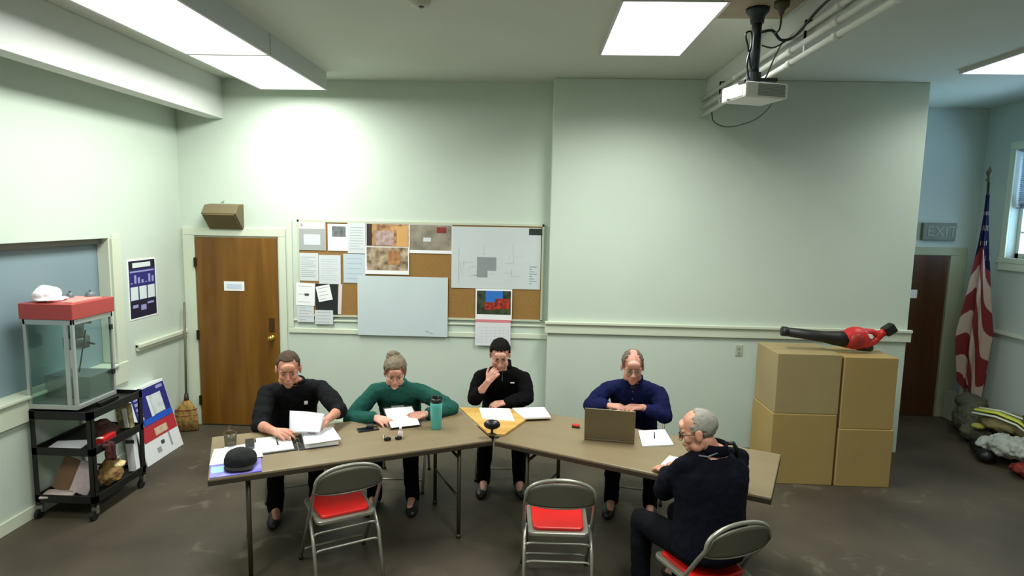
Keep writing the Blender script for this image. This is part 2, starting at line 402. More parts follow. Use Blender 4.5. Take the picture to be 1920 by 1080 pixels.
# projector plate, pole, projector
pl = tag(MB().box(1.12, 3.55, ZC-.025, 1.60, 4.28, ZC).build('ceiling_plate', mat('plywood_plate', (150, 136, 112), .7, var=(8, .1))), 'brownish board fixed to the ceiling above the projector', 'mounting board')
px_, py_ = 1.372, 4.08
pm = thing('projector_mount', 'dark ceiling pole carrying the white projector', 'projector mount', (px_, py_, ZC-.025))
dgm = mat('mount_dark', (44, 50, 52), .4, .4)
MB().lathe((px_, py_, ZC-.025), [(.07, 0), (.07, -.02), (.045, -.05), (.04, -.09)]).build('ceiling_flange', dgm, pm, smooth=True)
MB().cyl((px_, py_, ZC-.08), (px_, py_, 3.23), .03).build('pole', dgm, pm, smooth=True)
MB().box(px_-.05, py_-.03, 3.205, px_+.14, py_+.10, 3.225).cyl((px_, py_, 3.26), (px_, py_, 3.20), .045).build('mount_bracket', dgm, pm)
pj = thing('projector', 'white box projector hanging from the dark ceiling pole', 'projector', (px_, py_, 3.08), math.radians(0))
PR = R3('Z', 15)
pjm = mat('projector_white', (238, 238, 234), .35)
c0 = V((1.395, 4.12, 3.14))
MB().obox(c0, (.30, .27, .095), PR).build('projector_body', pjm, pj, bevel=.012)
g = MB()
for k in range(9): g.obox(c0+PR @ V((.03, -.137, -.034+k*.0085)), (.19, .004, .005), PR)
g.build('vent_grille', mat('vent_grey', (150, 152, 150), .5), pj)
MB().obox(c0+PR @ V((-.151, 0, -.005)), (.004, .20, .06), PR).build('connector_panel', mat('panel_white', (220, 220, 216), .5), pj)
cc = c0+PR @ V((-.152, .05, -.03)); MB().cyl(cc, cc+PR @ V((-.018, 0, 0)), .014).build('focus_knob', pjm, pj)
cw = MB()
cw.obox(c0+PR @ V((-.150, -.09, .045)), (.012, .07, .018), PR); cw.build('cable_socket', black, pj)
# cables
def cable(pts, r, name, label, m=black, sub=10):
    pts = [V(p) for p in pts]; out = []
    P = [pts[0]*2-pts[1]]+pts+[pts[-1]*2-pts[-2]]
    for i in range(1, len(P)-2):
        for k in range(sub):
            t = k/sub; a, b, c, d = P[i-1], P[i], P[i+1], P[i+2]
            out.append(.5*((2*b)+(c-a)*t+(2*a-5*b+4*c-d)*t*t+(3*b-a-3*c+d)*t**3))
    out.append(pts[-1])
    return tag(MB().tube(out, r, 8).build(name, m, smooth=True), label, 'cable')
cable([(1.33, 4.02, 3.17), (1.30, 4.0, 3.30), (1.335, 4.05, 3.42), (1.33, 4.05, 3.5), (1.29, 4.03, 3.48), (1.31, 4.03, 3.40), (1.34, 4.05, 3.28)], .006, 'cable', 'thin black cable looped beside the projector pole')
cable([(1.39, 4.05, 3.50), (1.45, 4.02, 3.50), (1.50, 4.0, 3.44), (1.57, 3.95, 3.46), (1.60, 3.7, 3.545), (1.60, 3.2, 3.56), (1.60, 2.2, 3.55)], .009, 'cable', 'thick black cable from the pole to the top of the pipes')
cable([(1.40, 4.05, 3.42), (1.46, 4.02, 3.40), (1.52, 4.0, 3.43), (1.56, 4.15, 3.46), (1.57, 4.3, 3.40), (1.50, 4.25, 3.26), (1.42, 4.18, 3.24)], .005, 'cable', 'thin black cable drooping from the pole right of its middle')
cable([(1.615, 3.3, 3.60), (1.61, 3.0, 3.60), (1.61, 1.6, 3.59)], .007, 'cable', 'black cable running along the top of the beam near the camera')
cable([(1.47, 3.95, 3.655), (1.47, 3.95, 3.60), (1.47, 3.96, 3.50), (1.45, 3.99, 3.47)], .006, 'cable', 'straight black cord hanging from the ceiling junction box')
tag(MB().lathe((1.47, 3.95, ZC-.025), [(.045, 0), (.045, -.03), (.02, -.05), (.012, -.08)]).build('junction_box', mat('jbox', (70, 62, 48), .5), smooth=True), 'small dark round junction box beside the projector pole', 'junction box')
cable([(1.62, 5.9, 3.335), (1.62, 5.8, 3.22), (1.66, 5.5, 3.13), (1.74, 5.1, 3.13), (1.72, 4.7, 3.18), (1.55, 4.35, 3.17)], .005, 'cable', 'slack black cable sagging under the beam behind the projector')

# wall speaker above the door
sp = thing('wall_speaker', 'khaki wedge-shaped box speaker above the wooden door', 'speaker', (-3.25, YB, 2.22))
spm = mat('speaker_khaki', (108, 98, 68), .7)
prof = [(YB, 2.40), (YB-.12, 2.385), (YB-.19, 2.30), (YB-.03, 2.135), (YB, 2.135)]
MB().prism([(-3.40, y, z) for y, z in prof], (.36, 0, 0)).build('speaker_cabinet', spm, sp, bevel=.006)
MB().prism([(-3.385, YB-.184, 2.292), (-3.055, YB-.184, 2.292), (-3.055, YB-.04, 2.146), (-3.385, YB-.04, 2.146)], (0, -.008, -.008)).build('speaker_grille', mat('speaker_cloth', (112, 98, 62), .9, var=(120, .3)), sp)
MB().cyl((-3.25, YB-.05, 2.39), (-3.25, YB-.05, 2.42), .008).cyl((-3.25, YB-.05, 2.42), (-3.25, YB, 2.43), .006).build('bracket', alum, sp)

# light switch
sw = thing('outlet_plate', 'small painted outlet plate low on the wall left of the cartons', 'outlet', (2.108, YF, 1.02))
MB().box(2.072, YF-.008, .97, 2.144, YF, 1.085).build('cover_plate', mat('plate_paint', (176, 184, 164), .5), sw, bevel=.003)
MB().box(2.094, YF-.012, 1.035, 2.122, YF-.008, 1.062).box(2.094, YF-.012, .99, 2.122, YF-.008, 1.017).build('sockets', mat('socket_paint', (150, 158, 140), .5), sw)

# blue-white poster on the left wall
po = thing('wall_poster', 'blue printed poster with white panels on the left wall', 'poster', (XL, 5.74, 1.3))
MB().box(XL, 5.53, 1.29, XL+.004, 5.955, 1.86).build('poster_sheet', white, po)
nav = mat('poster_navy', (34, 34, 110), .6); navd = mat('poster_dark', (16, 14, 44), .6); lil = mat('poster_lilac', (150, 150, 200), .6); pwh = mat('poster_white', (214, 224, 224), .6)
def yz(mb, y0, z0, y1, z1, d): return mb.box(XL, y0, z0, XL+d, y1, z1)
yz(MB(), 5.545, 1.305, 5.94, 1.845, .0045).build('blue_field', nav, po)
yz(MB(), 5.545, 1.765, 5.94, 1.845, .005).build('dark_band', navd, po); yz(MB(), 5.545, 1.305, 5.94, 1.47, .005).build('dark_band', navd, po)
b = MB(); yz(b, 5.60, 1.78, 5.87, 1.825, .0055); b.build('title_strip', pwh, po)
b = MB()
for k in range(3): yz(b, 5.56+k*.127, 1.475, 5.668+k*.127, 1.60, .0055)
b.build('white_panel', pwh, po)
b = MB()
for k in range(7): yz(b, 5.565+k*.053, 1.63, 5.595+k*.053, 1.64+.07*((k*3) % 4)/3, .0055)
yz(b, 5.56, 1.735, 5.92, 1.75, .0055); yz(b, 5.58, 1.40, 5.66, 1.43, .0055); yz(b, 5.70, 1.37, 5.78, 1.42, .0055); yz(b, 5.80, 1.42, 5.90, 1.44, .0055); b.build('printed_text', lil, po)

# ------------------------------------------------------------------ bulletin board and its papers
bb = thing('bulletin_board', 'long cork bulletin board covered in papers on the back wall', 'bulletin board', (-1.18, YB, 1.24))
MB().box(-2.46, YB-.018, 1.25, .10, YB, 2.235).build('cork_surface', cork, bb)
MB().box(-2.47, YB-.026, 2.228, .115, YB, 2.25).box(-2.47, YB-.026, 1.24, -2.45, YB, 2.25).box(.095, YB-.026, 1.24, .115, YB, 2.25).box(-2.47, YB-.026, 1.232, .115, YB, 1.252).build('board_frame', mat('board_frame', (190, 196, 172), .5), bb)
YP = YB-.020
pn = [0]
def paper(x0, x1, z0, z1, label, m=white2, lines=0, name='paper', cat='paper', tilt=0, lm=greyp, d=None, margin=.15):
    pn[0] += 1; dd = d if d is not None else .001+.0016*(pn[0] % 4)
    cx, cz = (x0+x1)/2, (z0+z1)/2
    t = thing(name, label, cat, (cx, YP-dd, z0))
    Rr = R3('Y', tilt)
    MB().box(x0, YP-dd-.0015, z0, x1, YP-dd, z1, rot=Rr).build('sheet', m, t)
    if lines:
        b = MB(); w_, h_ = x1-x0, z1-z0
        rr = random.Random(pn[0])
        for k in range(lines):
            zz = z1-h_*margin-k*h_*(1-2*margin)/max(1, lines-1)
            b.box(x0+w_*.12, YP-dd-.0022, zz-.0022, x1-w_*(.12+.4*rr.random()**3), YP-dd-.0015, zz+.0022, rot=Rr, piv=(cx, YP-dd-.001, cz))
        b.build('printed_text', lm, t)
    return t, YP-dd-.0022
def patch(t, y, x0, x1, z0, z1, m, nm='printed_image', off=0):
    return MB().box(x0, y-.0006-off, z0, x1, y+.0006, z1).build(nm, m, t)
pinkw = mat('pinkish_paper', (214, 204, 204), .7)
t, y = paper(-2.455, -2.166, 1.933, 2.235, 'framed-looking grey notice with white centre, top left corner of board', mat('grey_notice', (160, 164, 162), .7), 0)
patch(t, y, -2.455, -2.175, 2.155, 2.235, pinkw, 'header'); patch(t, y, -2.40, -2.225, 1.99, 2.10, white2, 'text_panel'); patch(t, y, -2.43, -2.41, 2.18, 2.21, greyp, 'logo', .001)
t, y = paper(-2.144, -1.918, 1.934, 2.213, 'white sheet with a small grey photograph, top row of board', white, 0)
patch(t, y, -2.10, -1.955, 2.08, 2.19, mat('grey_photo', (120, 126, 126), .6, var=(22, .6)), 'printed_image')
t, y = paper(-1.935, -1.745, 1.91, 2.228, 'white printed sheet left of the brown photographs, top row', white2, 9)
ph1 = mat('photo_print_warm', (206, 160, 110), .4, var=(13, .5), c2=(96, 60, 44)); ph2 = mat('photo_print_tan', (196, 176, 146), .4, var=(12, .5), c2=(100, 76, 58)); ph3 = mat('photo_print_grey', (160, 152, 134), .4, var=(7, .5), c2=(120, 112, 98))
t, y = paper(-1.742, -1.288, 1.985, 2.225, 'upper brown interior photograph pinned on board', white, 0, 'photo_print', 'photo')
patch(t, y, -1.735, -1.295, 1.99, 2.222, ph1); patch(t, y, -1.735, -1.68, 1.995, 2.22, mat('photo_dark', (50, 38, 36), .4), 'dark_doorway', .001); patch(t, y, -1.42, -1.30, 1.99, 2.20, mat('photo_gold', (206, 158, 96), .4), 'golden_wall', .001); patch(t, y, -1.64, -1.45, 2.0, 2.15, mat('photo_pink', (196, 168, 160), .4, var=(20, .5)), 'pale_room', .001)
t, y = paper(-1.751, -1.288, 1.697, 1.984, 'lower tan interior photograph pinned beneath the brown one', white, 0, 'photo_print', 'photo', d=.009)
patch(t, y, -1.735, -1.30, 1.74, 1.98, ph2); patch(t, y, -1.51, -1.38, 1.80, 1.95, mat('photo_amber', (186, 132, 84), .4, var=(20, .5)), 'timber_frame', .001)
t, y = paper(-1.288, -.84, 1.926, 2.226, 'grey and red photograph right of the brown ones on board', white, 0, 'photo_print', 'photo')
patch(t, y, -1.283, -.845, 1.96, 2.222, ph3); patch(t, y, -1.0, -.90, 2.14, 2.20, mat('photo_red', (150, 50, 50), .4, var=(20, .4)), 'red_patch', .001); patch(t, y, -1.14, -1.06, 2.05, 2.09, white2, 'pale_patch', .001)
t, y = paper(-.844, .085, 1.572, 2.213, 'large white site plan with grey shape, right end of board', mat('plan_paper', (196, 204, 204), .7, var=(3, .04)), 0, 'site_plan', 'drawing', d=.004)
gp = mat('plan_grey', (134, 142, 142), .7); lp = mat('plan_light', (172, 180, 182), .7)
patch(t, y, -.575, -.375, 1.76, 1.90, gp, 'building_footprint'); patch(t, y, -.575, -.465, 1.69, 1.76, gp, 'building_wing')
b = MB(); rr = random.Random(4)
for k in range(26):
    x = -.76+rr.random()*.62; z = 1.68+rr.random()*.26
    if rr.random() < .6: b.box(x, y-.0005, z, x+.04+rr.random()*.14, y+.0005, z+.004)
    else: b.box(x, y-.0005, z, x+.004, y+.0005, z+.03+rr.random()*.07)
b.box(-.77, y-.0005, 1.62, -.765, y+.0005, 2.0); b.build('plan_lines', lp, t)
b = MB()
for k in range(8): b.box(-.03, y-.0005, 1.63+k*.025, .0+.05*((k*5) % 3)/2, y+.0005, 1.637+k*.025)
b.build('plan_legend', gp, t)
tag(MB().box(-.041, YP-.009, 2.14, .095, YP-.0055, 2.205).build('black_label', mat('label_black', (24, 40, 32), .5)), 'small black label at the top right corner of board', 'label')
paper(-2.462, -2.251, 1.61, 1.904, 'white typed letter at left edge, second row of board', white2, 11)
paper(-2.246, -2.013, 1.581, 1.887, 'faintly printed sheet, middle of the second row of board', white2, 10, lm=mat('faint_print', (186, 196, 198), .7))
t, y = paper(-1.984, -1.751, 1.599, 1.903, 'bluish sheet below the brown photographs, second row', mat('bluish_paper', (186, 200, 208), .7), 5, lm=mat('faint_print2', (160, 172, 180), .7))
t, y = paper(-1.835, -.879, 1.045, 1.678, 'largest blank pale plan sheet hanging below board centre', mat('plan_pale', (196, 208, 210), .7, var=(2, .05)), 0, 'plan_sheet', 'drawing', d=.012)
b = MB().obox((-1.06, y, 1.085), (.06, .001, .006), R3('Y', 20)).obox((-1.10, y, 1.10), (.03, .001, .008)); b.build('pencil_mark', greyp, t)
t, y = paper(-2.491, -2.29, 1.347, 1.587, 'white flyer with small dark emblem at lower left of board', white, 3, tilt=2, d=.010)
patch(t, y, -2.40, -2.355, 1.45, 1.475, darkp, 'emblem')
t, y = paper(-2.285, -2.05, 1.225, 1.58, 'black flyer partly covered by a tilted white slip', mat('black_flyer', (26, 30, 30), .6), 0, 'flyer', 'flyer', d=.003)
paper(-2.265, -2.115, 1.40, 1.565, 'tilted white slip pinned over the black flyer', white, 4, tilt=-12, d=.012)
paper(-2.486, -2.306, 1.168, 1.346, 'small white sheet at the bottom left corner of board', white2, 5, d=.006)
paper(-2.295, -2.10, 1.15, 1.30, 'small white sheet beneath the black flyer', white2, 4, d=.009)
paper(-2.045, -2.005, 1.26, 1.58, 'narrow pinkish strip beside the black flyer', pinkw, 0, tilt=3)
t = thing('wall_calendar', 'wall calendar with red truck picture over a white grid', 'calendar', (-.39, YP-.015, .96))
yy = YP-.013
MB().box(-.586, yy-.003, 1.24, -.203, yy, 1.57).build('picture_page', white, t)
MB().box(-.572, yy-.004, 1.30, -.215, yy-.002, 1.55).build('printed_image', mat('cal_foliage', (70, 84, 50), .5, var=(14, .5), c2=(20, 22, 24)), t)
MB().box(-.48, yy-.0048, 1.43, -.30, yy-.003, 1.55).build('blue_sky', mat('cal_sky', (40, 110, 190), .5), t)
MB().box(-.49, yy-.0056, 1.35, -.38, yy-.004, 1.43).box(-.38, yy-.0056, 1.36, -.23, yy-.004, 1.47).build('red_truck', mat('cal_red', (196, 60, 36), .5, var=(30, .5), c2=(90, 20, 20)), t)
MB().box(-.583, yy-.004, 1.215, -.213, yy+.0, 1.245).build('pink_strip', mat('cal_pink', (214, 130, 134), .5), t)
MB().box(-.586, yy-.003, .965, -.213, yy, 1.215).build('date_page', mat('cal_page', (220, 220, 224), .7), t)
b = MB()
for k in range(6): b.box(-.565, yy-.0036, 1.0+k*.032, -.235, yy-.0028, 1.002+k*.032)
for k in range(8): b.box(-.565+k*.047, yy-.0036, 1.0, -.563+k*.047, yy-.0028, 1.16)
b.build('date_grid', mat('cal_grid', (180, 184, 190), .7), t)

# ------------------------------------------------------------------ folding tables
TZ = .742
def folding_table(o, ang, sgn, label):
    """front corner o at the V's tip; direction along the front edge; n points to the back"""
    d = V((math.cos(ang), math.sin(ang), 0)); n = V((-d.y, d.x, 0))
    t = thing('folding_table', label, 'table', (o[0], o[1], 0), ang, 'brown folding tables set in a V')
    s = sgn   # table extends along s*d from o
    x0, x1 = (0, 1.83) if s > 0 else (-1.83, 0)
    MB().box(x0, 0, TZ-.022, x1, .76, TZ).build('tabletop', tablem, t, local=True, bevel=.006)
    MB().box(x0-.001, -.001, TZ-.045, x1+.001, .03, TZ-.012).box(x0-.001, .73, TZ-.045, x1+.001, .761, TZ-.012).box(x0-.001, 0, TZ-.045, x0+.03, .76, TZ-.012).box(x1-.03, 0, TZ-.045, x1+.001, .76, TZ-.012).build('edge_band', brown_edge, t, local=True, bevel=.004)
    for xe, q in ((x0+.22, 1), (x1-.22, -1)):
        for y in (.09, .67):
            MB().tube([(xe, y, TZ-.05), (xe, y, .012)], .0145, 10).lathe((xe, y, 0), [(.018, 0), (.018, .03)]).build('leg', tleg, t, local=True, smooth=True)
        for z in (.60, .30): MB().tube([(xe, .09, z), (xe, .67, z)], .010, 8).build('crossbar', tleg, t, local=True, smooth=True)
        for y in (.30, .46): MB().tube([(xe, y, .60), (xe+q*.34, .38, TZ-.05)], .009, 8).build('brace', tleg, t, local=True, smooth=True)
    return t
ft1 = folding_table((-.254, 4.247), .4538, -1, 'brown folding table on the left, with binder and water bottle on it')
ft2 = folding_table((-.239, 4.237), -.4419, 1, 'brown folding table on the right, with the laptop on it')
wedge = tag(MB().prism([(-.575, 4.915, TZ+.002), (-.285, 4.315, TZ+.002), (-.175, 4.315, TZ+.002), (.09, 4.915, TZ+.002)], (0, 0, .016)).build('wedge_board', goldm, bevel=.002), 'golden plywood wedge board bridging the gap between the two tables', 'board')

# ------------------------------------------------------------------ folding chairs
def make_chair():
    """local: sitter faces +Y, origin on the floor under the seat"""
    t = thing('folding_chair', 'x', 'chair')
    R = .0115
    def bez(p, n=8):
        return p
    # front legs + backrest frame: one bent tube per chair
    pts = []
    for k in range(17):
        a = math.pi*k/16; x = -.205*math.cos(a); up = math.sin(a)
        pts.append((x, -.245-.012*up, .685+.118*up**.75))
    arch = [(-.215, .22, .012), (-.212, -.02, .35), (-.208, -.20, .62)]+pts+[(.208, -.20, .62), (.212, -.02, .35), (.215, .22, .012)]
    MB().tube(arch, R, 10).build('front_leg_frame', steel, t, local=True, smooth=True)
    for s in (-1, 1):
        MB().tube([(s*.205, -.27, .012), (s*.205, -.17, .30), (s*.20, -.05, .425)], R, 10).build('leg', steel, t, local=True, smooth=True)
        MB().lathe((s*.205, -.27, 0), [(.014, 0), (.016, .02)], 10).lathe((s*.215, .22, 0), [(.014, 0), (.016, .02)], 10).build('foot_cap', black, t, local=True)
    def bar(y, z, w, nm):
        MB().tube([(-w, y, z-.02), (-w+.02, y, z-.004), (-w+.05, y, z), (w-.05, y, z), (w-.02, y, z-.004), (w, y, z-.02)], .008, 8).build(nm, steel, t, local=True, smooth=True)
    bar(-.185, .255, .203, 'stretcher'); bar(-.145, .35, .203, 'stretcher'); bar(.17, .10, .212, 'stretcher')
    # backrest panel: curved pressed sheet
    b = MB(); nx, nz = 16, 8; vs = []; fs = []
    for j in range(nz+1):
        for i in range(nx+1):
            x = -1+2*i/nx; top = .687+.108*math.sqrt(max(0, 1-x*x))**.8; bot = .655-.022*math.sqrt(max(0, 1-x*x))
            z = bot+(top-bot)*j/nz; y = -.235-.03*(1-x*x)-.02*(j/nz)
            vs.append((x*.203, y, z))
    for j in range(nz):
        for i in range(nx): a = j*(nx+1)+i; fs.append((a, a+1, a+nx+2, a+nx+1))
    b.add(vs, fs); o = b.build('backrest', chairback, t, local=True, smooth=True)
    sd_ = o.modifiers.new('thick', 'SOLIDIFY'); sd_.thickness = .012; sd_.offset = 0
    # bright lower lip of the back panel
    MB().tube([(-.203, -.236, .655)]+[(x*.203, -.235-.032*(1-x*x), .655-.022*math.sqrt(max(0, 1-x*x))) for x in [-.9+.1*k for k in range(19)]]+[(.203, -.236, .655)], .006, 8).build('backrest_lip', steel, t, local=True, smooth=True)
    # seat: metal pan and red pad
    def rounded(hx0, hx1, y0, y1, r, z0, z1):
        poly = []
        for (cx, cy, a0) in ((hx1-r, y1-r, 0), (-hx1+r, y1-r, 90), (-hx0+r, y0+r, 180), (hx0-r, y0+r, 270)):
            for k in range(5):
                a = math.radians(a0+k*22.5); poly.append((cx+r*math.cos(a), cy+r*math.sin(a), z0))
        return MB().prism(poly, (0, 0, z1-z0))
    rounded(.185, .195, -.185, .205, .04, .412, .436).build('seat_pan', steel, t, local=True, bevel=.006)
    rounded(.155, .168, -.155, .18, .035, .434, .456).build('seat_pad', redv, t, local=True, bevel=.009)
    return t
chair0 = make_chair()
def facing(f): return math.atan2(-f[0], f[1])
spots = [((-1.22, 3.80), (-.515, .857), 'empty red-seated folding chair in front of the left table', 'a'),
         ((.195, 3.715), (-.01, 1), 'empty red-seated folding chair standing squarely facing the tip of the V', 'a'),
         ((.99, 3.25), (-.40, .915), 'folding chair the grey-haired person in a navy jacket sits on', 'b'),
         ((-1.97, 4.92), (.40, -.92), 'folding chair under the person in the black shirt by the door', 'b'),
         ((-1.10, 5.13), (.03, -1), 'folding chair under the person in the green sweatshirt', 'b'),
         ((-.25, 5.42), (.05, -1), 'folding chair under the person in the black zip top', 'b'),
         ((.93, 5.10), (-.22, -.97), 'folding chair under the person behind the laptop', 'b')]
for i, (p, f, lab, g) in enumerate(spots):
    c = chair0 if i == 0 else copy_tree(chair0)
    c.location = (p[0], p[1], 0); c.rotation_euler = (0, 0, facing(f)); c['label'] = lab; c['group'] = 'folding chairs around the tables'

# ------------------------------------------------------------------ people
def skin_mat(name, c, c2): return mat(name, c, .5, var=(18, .1), c2=c2, bump=(120, .08))
UPZ = V((0, 0, 1))
def ik(sh, wr, pole, a=.285, b=.255):
    sh, wr, pole = V(sh), V(wr), V(pole); d = wr-sh; L = min(d.length, a+b-.004); u = d.normalized()
    x = (a*a-b*b+L*L)/(2*L); h = math.sqrt(max(0, a*a-x*x)); p = (pole-u*pole.dot(u)).normalized()
    return sh+u*x+p*h
def hand_prims(mb, wrist, fwd, up, right, curl=28, k=1.0, thumb=0):
    wrist = V(wrist); f = V(fwd).normalized(); s = f.cross(V(up)).normalized(); u = s.cross(f).normalized()
    t = -s if right else s
    ln = [(.042, .025, .02), (.046, .028, .021), (.042, .026, .02), (.033, .020, .017)]
    kf = (.086, .09, .085, .077)
    tips = []
    for i in range(4):
        lat = .031-.0205*i
        kn = wrist+(f*kf[i]+t*lat+u*(.004-.003*abs(i-1.2)))*k
        base = wrist+(f*.008+t*(.018-.011*i))*k
        mb.limb([base, kn], [.0155*k, .0115*k], 10)
        d = (f+t*(.16-.11*i)).normalized(); p = kn; pts = [kn]; c = 0
        for j, l in enumerate(ln[i]):
            c += math.radians(curl*(1.0 if j else .8)+i*2.5)
            dd = (d*math.cos(c)-u*math.sin(c)).normalized(); p = p+dd*l*k; pts.append(p)
        mb.limb(pts, [.0105*k, .0092*k, .0084*k, .0072*k], 10); tips.append(p)
    # web of the palm
    mb.limb([wrist+f*.02*k, wrist+(f*.066+t*.018)*k], [.019*k, .016*k], 10).limb([wrist+f*.02*k, wrist+(f*.062-t*.02)*k], [.019*k, .014*k], 10)
    p = wrist+(f*.016+t*.022-u*.006)*k; d = (f*.62+t*.72-u*(.30+thumb)).normalized(); pts = [p]
    for j, l in enumerate((.042, .032, .025)):
        p = p+d*l*k; pts.append(p); d = (d+f*.38-t*.22-u*.10).normalized()
    mb.limb(pts, [.0165*k, .0125*k, .0105*k, .0085*k], 10)
    return tips
def head_prims(mb, H, R, k=1.0, jaw=1.0, nose=1.0):
    def P(x, y, z): return V(H)+R @ V((x*k, y*k, z*k))
    def E(c, r): mb.sph(P(*c), tuple(q*k for q in r), R, nu=22, nv=14)
    E((0, -.014, .038), (.076, .097, .084)); E((0, .022, -.01), (.066, .066, .08))
    E((0, .034, -.058), (.052*jaw, .052, .056)); E((0, .066, -.098), (.026*jaw, .022, .02))
    E((0, .02, -.078), (.046*jaw, .05, .034))
    for s in (-1, 1):
        E((s*.038, .060, -.03), (.024, .024, .024)); E((s*.048, .02, -.075), (.02*jaw, .034, .03))
        E((s*.030, .078, .021), (.026, .013, .009)); E((s*.079, -.006, -.008), (.010, .022, .033)); E((s*.082, -.014, .004), (.006, .018, .022))
        E((s*.0115, .103, -.034), (.0095, .011, .008))
        E((s*.031, .076, .001), (.017, .012, .0095))     # eyelids
    E((0, .08, .045), (.05, .02, .03))
    mb.limb([P(0, .083, .012), P(0, .098*nose+.002, -.012), P(0, .108*nose, -.030)], [.0085*k, .0105*k, .013*k], 12)
    E((0, .086, -.062), (.025, .012, .0065)); E((0, .085, -.074), (.022, .012, .0075)); E((0, .08, -.086), (.03, .012, .012))
def limbs_len(a, b): return (V(a)-V(b)).length
def person(sp):
    f = V(sp['f']+(0,)).normalized(); r = f.cross(UPZ).normalized()
    pel = V(sp['pelvis']); nk = V(sp['neck']); H = V(sp['head']); R = frame(sp['look'])
    if sp.get('roll'): R = R @ R3('Y', sp['roll'])
    t = thing('person', sp['label'], 'person', (pel.x, pel.y, 0), 0)
    bw, bd = sp.get('w', 1.0), sp.get('d', 1.0); hk = sp.get('hk', 1.0); jaw = sp.get('jaw', 1.0)
    skm = sp['skin']
    shR, shL = V(sp['shR']), V(sp['shL']); side = (shR-shL).normalized()
    arms = {}
    for q, sh in (('R', shR), ('L', shL)):
        wr = V(sp['wr'+q]); el = V(sp['el'+q]) if 'el'+q in sp else ik(sh, wr, sp['pole'+q]); arms[q] = (sh, el, wr)
    # spine rings
    def ring(u, hw, hd, fo=0):
        c = pel.lerp(nk, u); c = c + f*(fo); s = r.lerp(side, min(1, u)).normalized(); ff = UPZ.cross(s).normalized()
        bend = math.sin(u*math.pi)*-.03
        return (c+f*bend, s*hw, ff*hd)
    prof = [(-.07, .12, .10), (0, .175, .135), (.16, .172, .132), (.34, .160, .122), (.52, .165, .122), (.70, .178, .122), (.82, .178, .108), (.90, .145, .090), (.97, .090, .072), (1.06, .062, .060)]
    def torso(mb, g=0, gi=1.0, top=None):
        mb.loft([ring(u, (hw*bw*gi+g), (hd*bd*gi+g), .03*bd*math.sin(min(1, u)*math.pi)) for u, hw, hd in (prof if top is None else prof[:top])], 26)
        for q in 'RL': mb.limb([nk+(V(arms[q][0])-nk)*.25-UPZ*.03, arms[q][0]], [.058+g, .056+g], 16)
    hips = {q: pel+r*(.095 if q == 'R' else -.095)+f*.02-UPZ*.0 for q in 'RL'}
    knees = {}; ank = {}
    for q in 'RL':
        o_ = r*(.03 if q == 'R' else -.03)*sp.get('spread', 1.5)
        knees[q] = hips[q]+f*.42+o_-UPZ*.0; knees[q].z = .505
        ank[q] = knees[q]-f*sp.get('tuck'+q, .04)+o_*.3; ank[q].z = .10
    # ---------------- body: one continuous surface
    b = MB(); torso(b, -.012)
    hb = H+R @ V((0, -.022, -.055))
    b.limb([nk-UPZ*.03, nk.lerp(hb, .5), hb], [.062, .053, .055], 18)
    head_prims(b, H, R, hk, jaw, sp.get('nose', 1.0))
    for q in 'RL':
        s_, e_, w_ = arms[q]
        b.limb([s_, s_.lerp(e_, .5), e_, e_.lerp(w_, .3), e_.lerp(w_, .75), w_], [.05, .044, .037, .040, .029, .0265], 14)
        h = sp['hand'+q]
        hand_prims(b, w_, h[0], h[1], q == 'R', h[2], sp.get('hk2', 1.0), h[3] if len(h) > 3 else 0)
        b.limb([hips[q], hips[q].lerp(knees[q], .5), knees[q], knees[q].lerp(ank[q], .3), ank[q]], [.082, .07, .052, .05, .035], 14)
        b.limb([ank[q], ank[q]+f*.12-UPZ*.05], [.034, .028], 10)
    remeshed(b, 'body', skm, t, .0046, 5)
    # ---------------- top
    g = MB(); torso(g, .008, 1.03, top=9)
    for q in 'RL':
        s_, e_, w_ = arms[q]; cuff = sp['cuff'+q]
        end = e_.lerp(w_, cuff); n1 = e_.lerp(w_, cuff*.5)
        g.limb([s_, s_.lerp(e_, .35), s_.lerp(e_, .7), e_, n1, end], [.064, .070, .068, .062, .058, .050], 16)
        u_ = (w_-e_).normalized(); g.tube([end-u_*.02, end+u_*.016], [.048, .045], 16)
    top = remeshed(g, sp['topname'], sp['topmat'], t, .0085, 5, disp=[(.11, .020), (.04, .012)])
    # collar band
    if sp.get('collar', 'crew') == 'crew':
        c = nk+UPZ*.012; pts = []
        for k in range(20):
            a = 2*math.pi*k/20; pts.append(c+side*math.cos(a)*.070+UPZ.cross(side)*math.sin(a)*.068+UPZ*(.012*math.sin(a)*-1))
        MB().tube(pts, .0125, 8, closed=True).build('neckband', sp['topmat'], top, smooth=True)
    elif sp['collar'] in ('shirt', 'stand'):
        ff = UPZ.cross(side).normalized()*1.0
        if ff.dot(f) < 0: ff = -ff
        hgt = .045 if sp['collar'] == 'shirt' else .06; vs = []; fs = []; n = 22
        for j in range(3):
            for k in range(n+1):
                a = math.radians(-62+k*(304/n))-math.pi*0.0
                # opening in front: angle 90 deg = front
                a = math.radians(118+k*(304/n)); rr_ = .074-.006*j+(.004 if j == 2 else 0)
                vs.append(nk+UPZ*(-.005+hgt*j/2)+side*math.cos(a)*rr_+ff*math.sin(a)*rr_-f*.008)
        for j in range(2):
            for k in range(n): q0 = j*(n+1)+k; fs.append((q0, q0+1, q0+n+2, q0+n+1))
        co = MB().add(vs, fs).build('collar', sp.get('collarmat', sp['topmat']), top, smooth=True)
        sm = co.modifiers.new('t', 'SOLIDIFY'); sm.thickness = .009; sm.offset = 1
        if sp['collar'] == 'shirt':
            for s in (-1, 1):
                a0 = nk+ff*.066+side*.02*s+UPZ*.03; MB().prism([a0, a0+side*.05*s-ff*.012+UPZ*.006, a0+side*.035*s+ff*.03-UPZ*.055], ff*.008).build('collar_point', sp['topmat'], top, bevel=.002)
